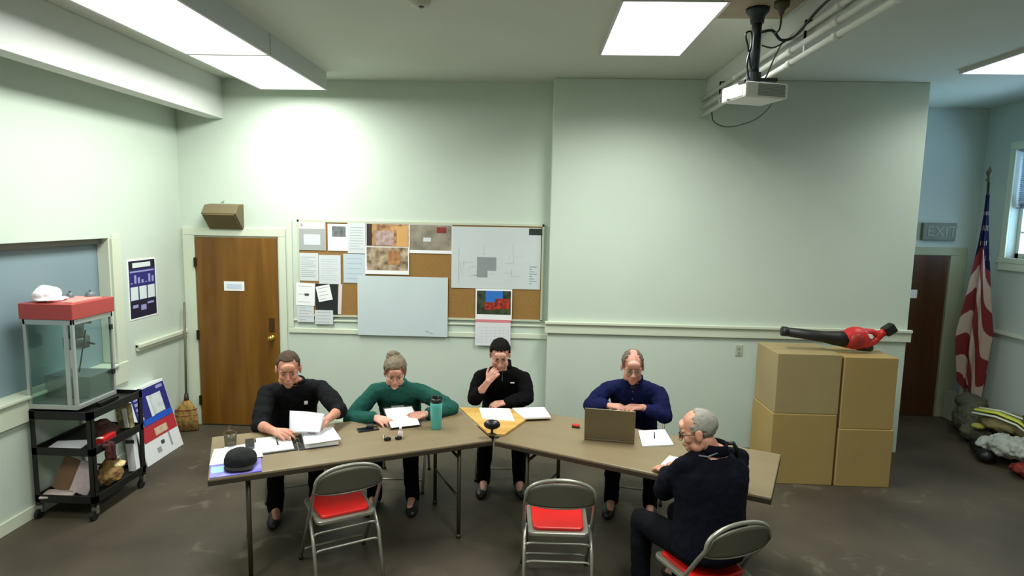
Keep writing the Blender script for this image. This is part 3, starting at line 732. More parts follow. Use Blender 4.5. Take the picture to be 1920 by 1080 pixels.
    # ---------------- trousers and shoes
    g = MB(); g.loft([(pel-UPZ*.065, r*.13, f*.11), (pel-UPZ*.02, r*.178*bw, f*.14), (pel+UPZ*.07, r*.175*bw, f*.135)], 20)
    for q in 'RL':
        g.limb([hips[q], hips[q].lerp(knees[q], .5), knees[q], knees[q].lerp(ank[q], .35), ank[q]-UPZ*.025], [.095, .084, .068, .064, .058], 16)
    remeshed(g, 'trousers', sp['legmat'], t, .0095, 4, disp=[(.09, .022)])
    for q in 'RL':
        a = ank[q]; g = MB(); out = r*(.12 if q == 'R' else -.12); d = (f+out).normalized(); s_ = d.cross(UPZ)
        g.loft([(a-d*.075+UPZ*(-a.z+.045), s_*.03, UPZ*.042), (a-d*.05+UPZ*(-a.z+.055), s_*.042, UPZ*.052), (a+UPZ*(-a.z+.058), s_*.043, UPZ*.056), (a+d*.07+UPZ*(-a.z+.045), s_*.047, UPZ*.042), (a+d*.13+UPZ*(-a.z+.034), s_*.050, UPZ*.031), (a+d*.18+UPZ*(-a.z+.028), s_*.036, UPZ*.025), (a+d*.20+UPZ*(-a.z+.024), s_*.015, UPZ*.016)], 18)
        MB().limb([ank[q]+UPZ*.10, ank[q], ank[q]-UPZ*.035+f*.02], [.050, .046, .044], 14).build('sock', MATS['black_cloth'], t, smooth=True)
        sh = g.build('shoe', mat('black_shoe', (18, 17, 16), .45), t, smooth=True)
    # ---------------- face details
    def P(x, y, z): return H+R @ V((x*hk, y*hk, z*hk))
    eyew = mat('eye_white', (220, 214, 206), .3); iris = mat('iris', (52, 44, 36), .2); brow = sp['browmat']; lipm = sp['lipmat']
    for s in (-1, 1):
        e = MB().sph(P(s*.031, .0775, -.001), .0112*hk, R, 14, 10).build('eye', eyew, t, smooth=True)
        MB().sph(P(s*.031, .0845, -.003), .0062*hk, R, 12, 8).build('iris', iris, e, smooth=True)
        MB().tube([P(s*.013, .091, .018), P(s*.028, .094, .0235), P(s*.046, .080, .019)], [.0022*hk, .0030*hk, .0014*hk], 8).build('eyebrow', brow, t, smooth=True)
        MB().tube([P(s*.018, .0865, .0035), P(s*.031, .0895, .0055), P(s*.044, .082, .002)], [.0018*hk, .0026*hk, .0018*hk], 6).build('eyelid_line', sp['lidmat'], t, smooth=True)
    MB().tube([P(-.023, .0885, -.0675), P(-.010, .0985, -.0665), P(0, .0995, -.0675), P(.010, .0985, -.0665), P(.023, .0885, -.0675)], [.0012*hk, .0038*hk, .0042*hk, .0038*hk, .0012*hk], 8).build('lips', lipm, t, smooth=True)
    # ---------------- hair: shell over the skull
    def shell(keep, th=.006, nm='hair', m=sp['hairmat'], rad=(.076, .097, .084), seed=0, rough=.004):
        hb = MB().sph((0, -.014, .038), tuple(x+th for x in rad), None, 56, 36)
        jit = lambda v: v+V((0, mnoise.noise(v*70)*.010, mnoise.noise(v*60+V((9, 0, 0)))*.010))
        keepv = [keep(jit(v)) for v in hb.v]
        for i, v in enumerate(hb.v):
            n = mnoise.noise(v*38+V((seed, 0, 0)))+.5*mnoise.noise(v*90+V((0, seed, 0))); nn = (v-V((0, -.014, .038))).normalized()
            hb.v[i] = H+R @ ((v+nn*n*rough)*hk)
        hb.f = [ff_ for ff_ in hb.f if all(keepv[i] for i in ff_)]; hb.mi = [0]*len(hb.f)
        o = hb.build(nm, m, t, smooth=True)
        sm = o.modifiers.new('t', 'SOLIDIFY'); sm.thickness = .010*hk; sm.offset = -1
        return o
    sp['hair'](shell, P, R, t, hk)
    if sp.get('glasses'):
        gm, rim, full = sp['glasses']
        e = None; gl = MB()
        for s in (-1, 1):
            pts = []
            for k in range(18):
                a = 2*math.pi*k/18; pts.append(P(s*.031+.024*math.cos(a), .104-abs(.024*math.cos(a)+.0)*.10, -.002+.016*math.sin(a)))
            gl.tube(pts, rim*hk, 6, closed=True)
            gl.tube([P(s*.055, .100, .004), P(s*.077, .055, .004), P(s*.083, -.01, .005), P(s*.081, -.03, -.012)], rim*1.05*hk, 6)
        gl.tube([P(-.008, .104, .002), P(0, .108, .005), P(.008, .104, .002)], rim*hk, 6)
        e = gl.build('glasses', gm, t, smooth=True)
        for s in (-1, 1): MB().obox(P(s*.031, .1025, -.002), (.043*hk, .0012, .028*hk), R).build('lens', glassm, e)
    for x in sp.get('extra', []): x(sp, t, P, R, nk, f, r, arms, top)
    return t

skA = skin_mat('skin_a', (206, 150, 124), (186, 122, 100)); skB = skin_mat('skin_b', (214, 162, 140), (198, 136, 116))
skC = skin_mat('skin_c', (204, 156, 136), (186, 126, 108)); skD = skin_mat('skin_d', (204, 150, 130), (182, 118, 100)); skE = skin_mat('skin_e', (210, 158, 130), (190, 130, 106))
lipA = mat('lips', (160, 92, 80), .5); lidA = mat('lid', (110, 72, 60), .6)
blk = mat('black_cloth', (11, 11, 12), .95, spec=.12, var=(30, .3)); char = mat('charcoal_cloth', (23, 23, 26), .95, spec=.15, var=(30, .25))
grn = mat('green_knit', (34, 84, 74), .95, spec=.15, var=(40, .15), bump=(160, .2)); nvy = mat('navy_shirt', (14, 21, 62), .9, spec=.15, var=(30, .15))
djk = mat('dark_navy_jacket', (9, 11, 22), .95, spec=.12, var=(30, .2)); trs = mat('dark_trousers', (11, 11, 13), .95, spec=.12); jeans = mat('dark_jeans', (11, 12, 17), .95, spec=.12)

def hair1(shell, P, R, t, hk):   # short greying crop
    shell(lambda v: (v.z > .066 or (v.y < .035 and v.z > .010) or (v.y < -.035 and v.z > -.045)) and not (v.y > .045 and v.z < .088) and not (abs(v.x) > .055 and -.036 < v.y < .03 and v.z < .026), .0040, rough=.003)
def hair2(shell, P, R, t, hk):   # fair hair pulled up in a knot
    shell(lambda v: (v.z > .056 or (v.y < .034) and v.z > -.05) and not (v.y > .056 and v.z < .066 + .25*abs(v.x - .01)) and not (abs(v.x) > .062 and -.02 < v.y < .03 and v.z < .0), .013, rough=.006)
    b = MB(); b.sph(P(.024, -.055, .125), (.044*hk, .038*hk, .026*hk), R).sph(P(.050, -.045, .108), (.024*hk, .03*hk, .022*hk), R).sph(P(-.005, -.07, .115), (.03*hk, .028*hk, .022*hk), R)
    b.limb([P(0, -.06, .10), P(.01, -.055, .13)], [.03*hk, .026*hk])
    remeshed(b, 'hair_knot', MATS['hair_fair'], t, .004, 2, disp=[(.02, .010)])
    for s in (-1, 1): MB().tube([P(s*.055, .062, .085), P(s*.070, .050, .05), P(s*.076, .035, .01), P(s*.073, .03, -.03)], [.008*hk, .010*hk, .007*hk, .003*hk], 8).build('loose_lock', MATS['hair_fair'], t, smooth=True)
def hair3(shell, P, R, t, hk):   # short dark
    shell(lambda v: (v.z > .070 or (v.y < .035 and v.z > .0) or (v.y < -.035 and v.z > -.045)) and not (v.y > .050 and v.z < .082) and not (abs(v.x) > .055 and -.036 < v.y < .026 and v.z < .024), .010, rough=.004)
    MB().sph(P(0, .03, -.085), (.046*hk, .052*hk, .028*hk), R).build('beard_shadow', mat('stubble', (120, 84, 70), .8), t, smooth=True)
def hair4(shell, P, R, t, hk):   # bald front, short brown-grey sides
    shell(lambda v: v.z > -.045 and (v.y < .045) and (abs(v.x) > .040 or v.y < -.055) and v.z < .112 and not (abs(v.x) > .06 and -.03 < v.y < .03 and v.z < .010), .0055, rough=.0035)
    shell(lambda v: v.z > .10 and v.y < .03 and abs(v.x) > .022, .003, 'thin_hair', rough=.003)
def hair5(shell, P, R, t, hk):   # short grey, thinning in front
    shell(lambda v: v.z > -.05 and (v.y < .012 + (.02 if v.z < .06 else 0)) and not (abs(v.x) > .058 and -.032 < v.y < .03 and v.z < .012) and not (v.y > .0 and v.z > .105), .005, rough=.003)
mat('hair_grey_brown', (84, 70, 58), .9, spec=.15, var=(90, .4)); mat('hair_fair', (124, 110, 86), .7, var=(60, .35)); mat('hair_dark', (18, 13, 11), .8, var=(90, .3), spec=.12); mat('hair_side', (96, 84, 72), .8, var=(90, .3)); mat('hair_grey', (150, 146, 134), .8, var=(90, .3))

def badge(off, size, m, nm='chest_logo'):
    def fn(sp, t, P, R, nk, f, r, arms, top):
        c = nk + r*off[0] + f*off[1] + UPZ*off[2]
        MB().obox(c, (size[0], .006, size[1]), frame(f)).build(nm, m, top, bevel=.002)
    return fn
def tee(sp, t, P, R, nk, f, r, arms, top):
    MB().limb([nk+f*.035+UPZ*.01, nk+f*.085-UPZ*.035], [.036, .02], 12).build('dark_undershirt', mat('undershirt', (14, 14, 18), .8), top, smooth=True)
    MB().limb([nk+f*.055+UPZ*.028, nk+f*.098-UPZ*.004], [.022, .008], 12).build('throat', skD, top, smooth=True)
    for k in range(4):
        c = nk+f*(.125+.018*k)-UPZ*(.06+.055*k); MB().sph(c, (.005, .004, .005)).build('shirt_button', mat('button_navy', (60, 66, 100), .4), top)
def zipper(sp, t, P, R, nk, f, r, arms, top):
    MB().tube([nk+f*.075+UPZ*.0, nk+f*.125-UPZ*.09], .0035, 6).build('zip', mat('zip_dark', (60, 60, 64), .4, .4), top)
def lanyard_hood(sp, t, P, R, nk, f, r, arms, top):
    MB().tube([nk-f*.045+r*.045+UPZ*.055, nk-f*.075+r*.075+UPZ*.062, nk-f*.085+r*.10+UPZ*.02, nk-f*.06+r*.115-UPZ*.03], [.010, .012, .013, .014], 10).build('hood_loop', blackm, top, smooth=True)
    pts = [nk-r*.02+f*.05+UPZ*.03, nk-r*.10+f*.02+UPZ*.008, nk-r*.16-f*.015-UPZ*.018]
    MB().tube([nk-r*.035-f*.075+UPZ*.02, nk-r*.09-f*.06-UPZ*.0, nk-r*.135-f*.0-UPZ*.005, nk-r*.14+f*.06-UPZ*.03], .005, 8).build('reflective_piping', mat('piping_grey', (96, 98, 104), .5), top, smooth=True)

PEOPLE = [
 dict(label='seated person in a charcoal sweatshirt holding up a sheet of paper', f=(.40, -.917), pelvis=(-1.96, 4.90, .53), neck=(-1.81, 4.57, 1.035), head=(-1.815, 4.475, 1.158), look=(.32, -.88, -.22), roll=0,
      shR=(-2.0, 4.51, .955), shL=(-1.64, 4.68, .96), wrR=(-1.775, 4.12, .80), wrL=(-1.455, 4.26, .845), poleR=(-.7, .1, -.6), poleL=(.8, .3, -.55),
      handR=((.86, -.42, .02), (-.05, -.5, .85), 26, .2), handL=((-.45, -.82, -.2), (.35, -.35, .85), 30, .2), cuffR=.12, cuffL=.2, topname='sweatshirt', topmat=char, legmat=trs, skin=skA, hairmat=MATS['hair_grey_brown'], browmat=mat('brow_a', (90, 66, 52), .8), lipmat=lipA, lidmat=lidA, hair=hair1, hk=1.07, w=1.04, d=1.05, tuckR=-.02, tuckL=.02,
      extra=[badge((-.075, .155, -.13), (.026, .026), mat('badge_grey', (190, 190, 190), .6))]),
 dict(label='seated person in a green sweatshirt with fair hair tied up', f=(.03, -1), pelvis=(-1.08, 5.08, .52), neck=(-1.055, 4.76, .99), head=(-1.045, 4.645, 1.115), look=(.20, -.86, -.34), roll=-3,
      shR=(-1.235, 4.77, .915), shL=(-.875, 4.79, .92), wrR=(-1.165, 4.51, .785), wrL=(-.80, 4.62, .79), poleR=(-1, .0, -.55), poleL=(1, .15, -.5),
      handR=((.8, -.55, -.0), (-.1, -.4, .9), 22, .2), handL=((-.75, -.62, .05), (.2, -.4, .9), 24, .2), cuffR=.85, cuffL=.85, topname='sweatshirt', topmat=grn, legmat=trs, skin=skB, hairmat=MATS['hair_fair'], browmat=mat('brow_b', (130, 104, 80), .8), lipmat=mat('lips_b', (180, 100, 92), .5), lidmat=lidA, hair=hair2, hk=1.0, w=.98, d=1.0, jaw=.95),
 dict(label='seated person in a black zip top resting chin on one fist', f=(.05, -1), pelvis=(-.24, 5.44, .53), neck=(-.235, 5.15, 1.05), head=(-.250, 5.03, 1.185), look=(.06, -.86, -.38), roll=0,
      shR=(-.425, 5.14, .95), shL=(-.055, 5.17, .95), wrR=(-.335, 4.915, .985), elR=(-.455, 5.03, .80), wrL=(-.19, 4.965, .795), elL=(-.02, 5.05, .81),
      handR=((.50, .04, .80), (-.30, -.92, .1), 66), handL=((-.97, -.22, -.1), (0, -.2, .97), 34), cuffR=.38, cuffL=.88, topname='zip_top', topmat=blk, legmat=trs, skin=skC, hairmat=MATS['hair_dark'], browmat=MATS['hair_dark'], lipmat=lipA, lidmat=lidA, hair=hair3, hk=1.02, w=1.0, collar='stand',
      extra=[badge((-.085, .14, -.10), (.034, .010), mat('logo_white', (200, 200, 200), .6)), zipper]),
 dict(label='seated person in a navy button shirt and glasses behind the laptop', f=(-.18, -.98), pelvis=(.90, 5.12, .53), neck=(.835, 4.87, 1.04), head=(.805, 4.765, 1.178), look=(-.06, -.97, -.20), roll=0,
      shR=(.63, 4.90, .95), shL=(1.035, 4.85, .945), wrR=(.625, 4.735, .865), elR=(.50, 4.87, .82), wrL=(.885, 4.70, .87), elL=(1.06, 4.72, .80),
      handR=((.80, -.45, .10), (-.1, -.15, .97), 34), handL=((-.9, -.2, .08), (0, -.2, .97), 34), cuffR=.80, cuffL=.72, topname='button_shirt', topmat=nvy, legmat=trs, skin=skD, hairmat=MATS['hair_side'], browmat=mat('brow_d', (140, 100, 84), .8), lipmat=lipA, lidmat=lidA, hair=hair4, hk=1.05, w=1.06, d=1.08, collar='shirt', glasses=(mat('thin_frame', (120, 100, 90), .3, .5), .0011, 0),
      extra=[tee]),
 dict(label='grey-haired person in dark navy jacket and glasses, back to camera', f=(-.43, .90), pelvis=(1.02, 3.27, .53), neck=(1.05, 3.41, 1.03), head=(.962, 3.41, 1.145), look=(-.93, .30, -.26), roll=0,
      shR=(1.21, 3.47, .965), shL=(.875, 3.325, .965), wrR=(1.02, 3.78, .79), poleR=(.8, -.1, -.6), wrL=(.865, 3.69, .78), elL=(.80, 3.47, .76),
      handR=((-.75, .55, -.05), (-.1, .1, .97), 26), handL=((-.35, .92, -.06), (-.1, .1, .98), 22), cuffR=.85, cuffL=.88, topname='jacket', topmat=djk, legmat=jeans, skin=skE, hairmat=MATS['hair_grey'], browmat=mat('brow_e', (150, 140, 124), .8), lipmat=lipA, lidmat=lidA, hair=hair5, hk=1.0, w=1.22, d=1.26, collar='stand', glasses=(black, .0021, 1),
      extra=[lanyard_hood]),
]
for sp in PEOPLE: person(sp)

# ------------------------------------------------------------------ things on the tables
def flat(pts, z, th): return MB().prism([(p[0], p[1], z) for p in pts], (0, 0, th))
def rect(cx, cy, w_, h_, deg):
    a = math.radians(deg); u = V((math.cos(a), math.sin(a))); v = V((-u.y, u.x)); c = V((cx, cy))
    return [c-u*w_/2-v*h_/2, c+u*w_/2-v*h_/2, c+u*w_/2+v*h_/2, c-u*w_/2+v*h_/2]
def lines_on(parent, cx, cy, w_, h_, deg, z, n, m=greyp, nm='printed_text'):
    b = MB(); rr = random.Random(int(abs(cx*1000)))
    a = math.radians(deg); u = V((math.cos(a), math.sin(a))); v = V((-u.y, u.x))
    for k in range(n):
        l = w_*(.74-.3*rr.random()**2); c = V((cx, cy))+v*(h_*(.38-.76*k/max(1, n-1)))-u*(w_*.40-l/2)
        b.prism([(q.x, q.y, z) for q in (c-u*l/2-v*.002, c+u*l/2-v*.002, c+u*l/2+v*.002, c-u*l/2+v*.002)], (0, 0, .0004))
    b.build(nm, m, parent)
A1 = 26.0   # left table's direction in degrees
A2 = -25.3
# purple folder, loose sheets, cap, cup at the left end
t = thing('booklet', 'purple and pale blue booklet under the black cap', 'booklet', (-1.80, 3.62, TZ))
flat(rect(-1.81, 3.615, .29, .22, A1), TZ, .006).build('cover', mat('booklet_purple', (104, 92, 190), .5, var=(9, .3), c2=(150, 146, 220)), t)
flat(rect(-1.905, 3.575, .07, .10, A1), TZ+.006, .0006).build('cover_patch', mat('booklet_blue', (150, 196, 220), .5), t)
pale = mat('paper_b', (232, 234, 238), .7)
for (c, w_, h_, dg, lab, z) in (((-1.94, 3.80), .215, .28, 22, 'white sheet under the black cap, poking out towards the cup', TZ+.0066), ((-1.88, 3.86), .215, .28, 30, 'white sheet at the left table end lying behind the black cap', TZ+.0082)):
    t = thing('paper', lab, 'paper', (c[0], c[1], z)); flat(rect(c[0], c[1], w_, h_, dg), z, .0012).build('sheet', pale, t); lines_on(t, c[0], c[1], w_, h_, dg, z+.0012, 9)
t = thing('cap', 'black cap lying on the booklet at the left table corner', 'cap', (-1.80, 3.65, TZ+.01))
b = MB(); b.sph((-1.80, 3.655, TZ+.045), (.098, .092, .072), None, 26, 16); b.sph((-1.80, 3.655, TZ+.03), (.1, .094, .022), None, 26, 10)
remeshed(b, 'crown', mat('cap_black', (12, 13, 15), .9, var=(50, .3)), t, .005, 3, disp=[(.05, .010)])
MB().loft([(V((-1.78, 3.59, TZ+.026)), V((.085, .02, 0)), V((-.01, .03, .0))), (V((-1.77, 3.565, TZ+.020)), V((.078, .02, 0)), V((-.008, .035, 0))), (V((-1.765, 3.565, TZ+.016)), V((.076, .02, 0)), V((-.008, .034, 0)))], 20).build('brim', MATS['cap_black'], t, smooth=True)
MB().sph((-1.80, 3.655, TZ+.117), (.008, .008, .004)).build('top_button', MATS['cap_black'], t, smooth=True)
t = thing('glass_cup', 'glass tumbler of dark drink at the left table end', 'cup', (-2.02, 3.97, TZ))
MB().lathe((-2.02, 3.97, TZ), [(.032, 0), (.036, .004), (.041, .095), (.0385, .095), (.034, .008), (.0, .008)][:5]).build('tumbler', mat('smoked_plastic', (84, 78, 60), .3), t, smooth=True)
MB().lathe((-2.02, 3.97, TZ+.09), [(.0385, 0), (.0385, .004)]).build('drink', mat('coffee', (38, 26, 14), .2), t)
t = thing('glasses_case', 'small grey case between the sheets and the binder', 'case', (-1.885, 3.975, TZ))
MB().obox((-1.885, 3.965, TZ+.018), (.055, .14, .03), R3('Z', 26)).build('case_body', mat('case_grey', (92, 96, 96), .5), t, bevel=.01)
MB().obox((-1.885, 3.965, TZ+.0335), (.057, .142, .002), R3('Z', 26)).build('case_seam', black, t)
# binder
t = thing('ring_binder', 'open black ring binder full of white pages', 'binder', (-1.62, 4.03, TZ))
flat(rect(-1.725, 4.015, .255, .31, A1+1), TZ, .004).build('cover', black, t); flat(rect(-1.485, 4.125, .255, .31, A1), TZ, .004).build('cover', black, t)
flat(rect(-1.735, 4.013, .225, .285, A1+1), TZ+.004, .010).build('left_pages', white, t, bevel=.002)
flat(rect(-1.465, 4.130, .22, .28, A1), TZ+.004, .030).build('right_pages', white, t, bevel=.002)
b = MB()
for k in range(5): b.prism([(p.x, p.y, TZ+.034+k*.0018) for p in rect(-1.465+.004*k, 4.130-.003*k, .216, .276, A1-2+k*1.4)], (0, 0, .0012))
b.build('loose_pages', mat('paper_c', (224, 228, 236), .7), t)
lines_on(t, -1.735, 4.013, .2, .27, A1+1, TZ+.0142, 12)
for k in (-1, 0, 1):
    c = V((-1.603, 4.07, TZ+.008))+V((-.44, .90, 0))*k*.09
    MB().tube([c+V((.9, .44, 0))*.018*math.cos(a)+UPZ*.024*math.sin(a) for a in [math.pi*i/8 for i in range(9)]], .002, 6).build('ring', steel, t)
pen = lambda p, dg, m, lab: None
def make_pen(p, dg, m, lab):
    t = thing('pen', lab, 'pen', p); a = math.radians(dg); d = V((math.cos(a), math.sin(a), 0)); p = V(p)
    MB().cyl(p-d*.06, p+d*.055, .0042).cyl(p+d*.055, p+d*.07, .0042, .001).build('barrel', m, t, smooth=True)
    MB().cyl(p-d*.07, p-d*.015, .0050).obox(p-d*.04+V((0, 0, .006)), (.04, .003, .002), R3('Z', dg)).build('pen_cap', black, t)
make_pen((-1.73, 4.04, TZ+.0195), 118, mat('pen_grey', (90, 92, 96), .4), 'pen lying on the left page of the binder')
# sheet held by the first person
def sheet(name, label, P00, P10, P01, P11, bulge, m, n=14):
    t = thing(name, label, 'paper', tuple(V(P00)))
    vs = []; fs = []; P00, P10, P01, P11 = map(V, (P00, P10, P01, P11)); nrm = (P10-P00).cross(P01-P00).normalized()
    for j in range(n+1):
        for i in range(n+1):
            u, v = i/n, j/n; p = P00.lerp(P10, u).lerp(P01.lerp(P11, u), v)
            vs.append(p+nrm*bulge*(math.sin(u*math.pi)*.9+.35*math.sin(v*3+u*2)))
    for j in range(n):
        for i in range(n): a = j*(n+1)+i; fs.append((a, a+1, a+n+2, a+n+1))
    o = MB().add(vs, fs).build('sheet', m, t, smooth=True); s_ = o.modifiers.new('t', 'SOLIDIFY'); s_.thickness = .0008
    return t
sheet('held_paper', 'curved white sheet held up by the person in charcoal', (-1.665, 4.10, .795), (-1.455, 4.115, .80), (-1.70, 4.20, .925), (-1.465, 4.235, .90), .018, mat('paper_held', (214, 216, 222), .7))
# second person's papers, phone, sunglasses, little bottle
t = thing('clipboard', 'clipboard with papers held by the person in green', 'clipboard', (-.98, 4.55, TZ+.02))
Rc = R3('Z', 24) @ R3('X', 12)
MB().obox((-.975, 4.555, TZ+.045), (.235, .31, .005), Rc).build('board', mat('clip_brown', (52, 44, 40), .6), t, bevel=.001)
MB().obox(V((-.975, 4.55, TZ+.045))+Rc @ V((0, -.008, .0045)), (.216, .28, .003), Rc).build('papers', white, t)
MB().obox(V((-.975, 4.55, TZ+.045))+Rc @ V((0, .145, .009)), (.10, .025, .010), Rc).build('clip', steelb, t, bevel=.002)
t = thing('phone', 'black phone lying on the table before the green sweatshirt', 'phone', (-1.18, 4.36, TZ))
MB().obox((-1.185, 4.365, TZ+.006), (.075, .15, .009), R3('Z', -62)).build('phone_body', black, t, bevel=.003)
MB().obox((-1.185, 4.365, TZ+.0108), (.068, .14, .0008), R3('Z', -62)).build('screen', mat('screen_dark', (10, 12, 16), .1), t)
MB().obox((-1.18, 4.40, TZ+.018), (.05, .05, .022), R3('Z', 10)).build('phone_grip', mat('grip_dark', (28, 30, 34), .6), t, bevel=.006)
t = thing('sunglasses', 'dark sunglasses with pale frame lying on the left table', 'sunglasses', (-.955, 4.175, TZ))
for s in (-1, 1):
    MB().sph((-.955+s*.036, 4.175+s*.014, TZ+.012), (.026, .012, .017), R3('Z', 20)).build('dark_lens', mat('sunglass_lens', (18, 16, 18), .15), t, smooth=True)
b = MB()
for s in (-1, 1): b.tube([(-.955+s*.062, 4.175+s*.02, TZ+.018), (-.975+s*.062, 4.24+s*.02, TZ+.014), (-.99+s*.05, 4.29+s*.02, TZ+.006)], .0028, 6)
b.tube([(-.967, 4.17, TZ+.018), (-.955, 4.168, TZ+.022), (-.943, 4.176, TZ+.018)], .003, 6); b.build('sunglass_frame', mat('pale_frame', (196, 186, 186), .4), t, smooth=True)
t = thing('small_bottle', 'tiny white bottle standing behind the sunglasses', 'bottle', (-.915, 4.235, TZ))
MB().lathe((-.915, 4.235, TZ), [(.016, 0), (.018, .004), (.018, .042), (.008, .052), (.008, .056)]).build('bottle_body', mat('bottle_pink', (222, 200, 196), .4), t, smooth=True)
MB().lathe((-.915, 4.235, TZ+.056), [(.010, 0), (.010, .018), (.006, .022)]).build('bottle_lid', whitep, t, smooth=True)
t = thing('water_bottle', 'teal water bottle with black lid on the left table', 'water bottle', (-.69, 4.44, TZ))
MB().lathe((-.69, 4.44, TZ), [(.036, 0), (.040, .006), (.044, .17), (.045, .195), (.040, .205)]).build('bottle_body', mat('teal_bottle', (84, 176, 168), .35), t, smooth=True)
MB().lathe((-.69, 4.44, TZ+.203), [(.043, 0), (.043, .022), (.036, .030)]).build('lid', black, t, smooth=True)
MB().obox((-.70, 4.44, TZ+.243), (.035, .03, .024)).tube([(-.675, 4.44, TZ+.23), (-.66, 4.44, TZ+.25), (-.645, 4.44, TZ+.232)], .006, 8).build('spout', black, t, bevel=.003)
# conference camera
t = thing('conference_camera', 'black rounded camera on a mini tripod at the tables\' joint', 'camera', (-.262, 4.285, TZ))
cb = V((-.262, 4.285, TZ+.098))
MB().sph(cb, (.060, .036, .036), None, 28, 16).build('camera_head', mat('camera_black', (12, 13, 16), .35), t, smooth=True)
MB().sph(cb+V((0, .026, .004)), (.016, .014, .016)).build('lens', mat('lens_glass', (30, 36, 60), .1), t, smooth=True)
b = MB().cyl((-.262, 4.285, TZ+.03), (-.262, 4.285, TZ+.07), .009); b.build('stem', black, t, smooth=True)
for a in (30, 150, 270):
    a = math.radians(a); MB().tube([(-.262, 4.285, TZ+.036), (-.262+.034*math.cos(a), 4.285+.034*math.sin(a), TZ+(.004 if a > 4 else .020))], [.006, .004], 8).build('tripod_leg', black, t, smooth=True)
# papers in front of the third person
ZB = TZ+.0185
t = thing('paper_stack', 'white printed sheets on the golden wedge board', 'papers', (-.26, 4.76, ZB)); flat([(-.41, 4.90), (-.357, 4.63), (-.107, 4.60), (-.16, 4.905)], ZB, .004).build('sheets', white, t); lines_on(t, -.26, 4.76, .2, .26, -3, ZB+.004, 10, mat('faint_blue', (190, 200, 214), .7))
t = thing('notepad', 'white notepad right of the golden wedge board', 'notepad', (.05, 4.80, ZB)); flat([(-.135, 4.895), (-.035, 4.655), (.175, 4.70), (.125, 4.95)], ZB, .012).build('pages', white, t, bevel=.001)
flat([(-.138, 4.898), (-.037, 4.652), (.178, 4.697), (.128, 4.953)], ZB-.002, .002).build('backing', card, t)
t = thing('red_gadget', 'small red and black gadget left of the laptop', 'gadget', (.36, 4.565, TZ))
MB().obox((.36, 4.565, TZ+.012), (.055, .035, .022), R3('Z', -20)).build('gadget_body', mat('gadget_red', (190, 40, 24), .4), t, bevel=.006); MB().obox((.36, 4.545, TZ+.006), (.06, .02, .012), R3('Z', -20)).build('gadget_base', black, t, bevel=.002)
# laptop, seen from behind its lid
t = thing('laptop', 'open taupe laptop with its lid towards the camera', 'laptop', (.57, 4.40, TZ))
la = math.radians(-8.8); ld = V((math.cos(la), math.sin(la), 0)); lb = V((-ld.y, ld.x, 0)); lc = V((.578, 4.272, TZ))
tau = mat('laptop_taupe', (112, 100, 74), .38, .35)
lr = Matrix((ld, lb, UPZ)).transposed()
MB().obox(lc+lb*.12+UPZ*.010, (.355, .245, .016), lr).build('laptop_base', tau, t, bevel=.004)
MB().obox(lc+lb*.135+UPZ*.0185, (.30, .12, .001), lr).build('keyboard', black, t)
MB().obox(lc+lb*.215+UPZ*.0185, (.11, .06, .001), lr).build('touchpad', mat('pad_dark', (60, 56, 48), .3), t)
tl = lr @ R3('X', -12*-1)
lr2 = lr @ R3('X', 10)
MB().obox(lc+UPZ*.018+lr2 @ V((0, 0, .118)), (.355, .007, .236), lr2).build('laptop_lid', tau, t, bevel=.003)
MB().obox(lc+UPZ*.018+lr2 @ V((0, .0042, .12)), (.335, .001, .21), lr2).build('screen', mat('laptop_screen', (30, 34, 44), .15), t)
t = thing('notepad', 'white notepad with a pen beside the laptop', 'notepad', (.93, 4.37, TZ)); flat([(.825, 4.50), (.80, 4.19), (1.03, 4.24), (1.03, 4.55)], TZ, .010).build('pages', white, t, bevel=.001)
flat([(.823, 4.503), (.797, 4.187), (1.033, 4.237), (1.033, 4.553)], TZ-.0005, .001).build('backing', darkp, t)
make_pen((.925, 4.405, TZ+.0155), 80, mat('pen_dark', (40, 42, 50), .4), 'dark pen on the notepad beside the laptop')
t = thing('paper', 'white sheet under the hands of the person in navy jacket', 'paper', (.97, 3.86, TZ)); flat(rect(.98, 3.87, .215, .28, -30), TZ, .003).build('sheet', white, t); lines_on(t, .98, 3.87, .2, .26, -30, TZ+.003, 8)

# ------------------------------------------------------------------ cartons and leaf blower
def carton(x0, x1, y0, y1, z0, z1, label, m, seam=True, rz=0):
    t = thing('cardboard_box', label, 'box', ((x0+x1)/2, (y0+y1)/2, z0), 0, 'cardboard cartons stacked by the wall')
    Rz = R3('Z', rz); MB().box(x0, y0, z0, x1, y1, z1, rot=Rz).build('carton_body', m, t, bevel=.006)
    MB().box(x0+.002, (y0+y1)/2-.03, z1-.001, x1-.002, (y0+y1)/2+.03, z1+.0012, rot=Rz).box((x0+x1)/2-.0, y0+.0, z1, (x0+x1)/2+.001, y1, z1+.001, rot=Rz).build('packing_tape', tape, t)
    return t
carton(2.155, 2.715, 5.355, 5.86, 0, .645, 'large lower carton of the left stack by the wall', card)
carton(2.165, 2.72, 5.36, 5.86, .647, 1.185, 'large upper carton of the left stack by the wall', card2)
carton(2.735, 3.21, 5.345, 5.80, 0, .525, 'lower carton of the right stack, nearest the doorway', card)
t = carton(2.74, 3.20, 5.355, 5.80, .527, 1.17, 'upper carton of the right stack, under the leaf blower', card)
bz = 1.187
t = thing('leaf_blower', 'red and black handheld leaf blower lying on the cartons', 'leaf blower', (2.9, 5.55, bz))
bred = mat('blower_red', (196, 38, 34), .4); bblk = mat('blower_black', (22, 20, 20), .5)
o_ = V((2.92, 5.56, bz+.115)); 
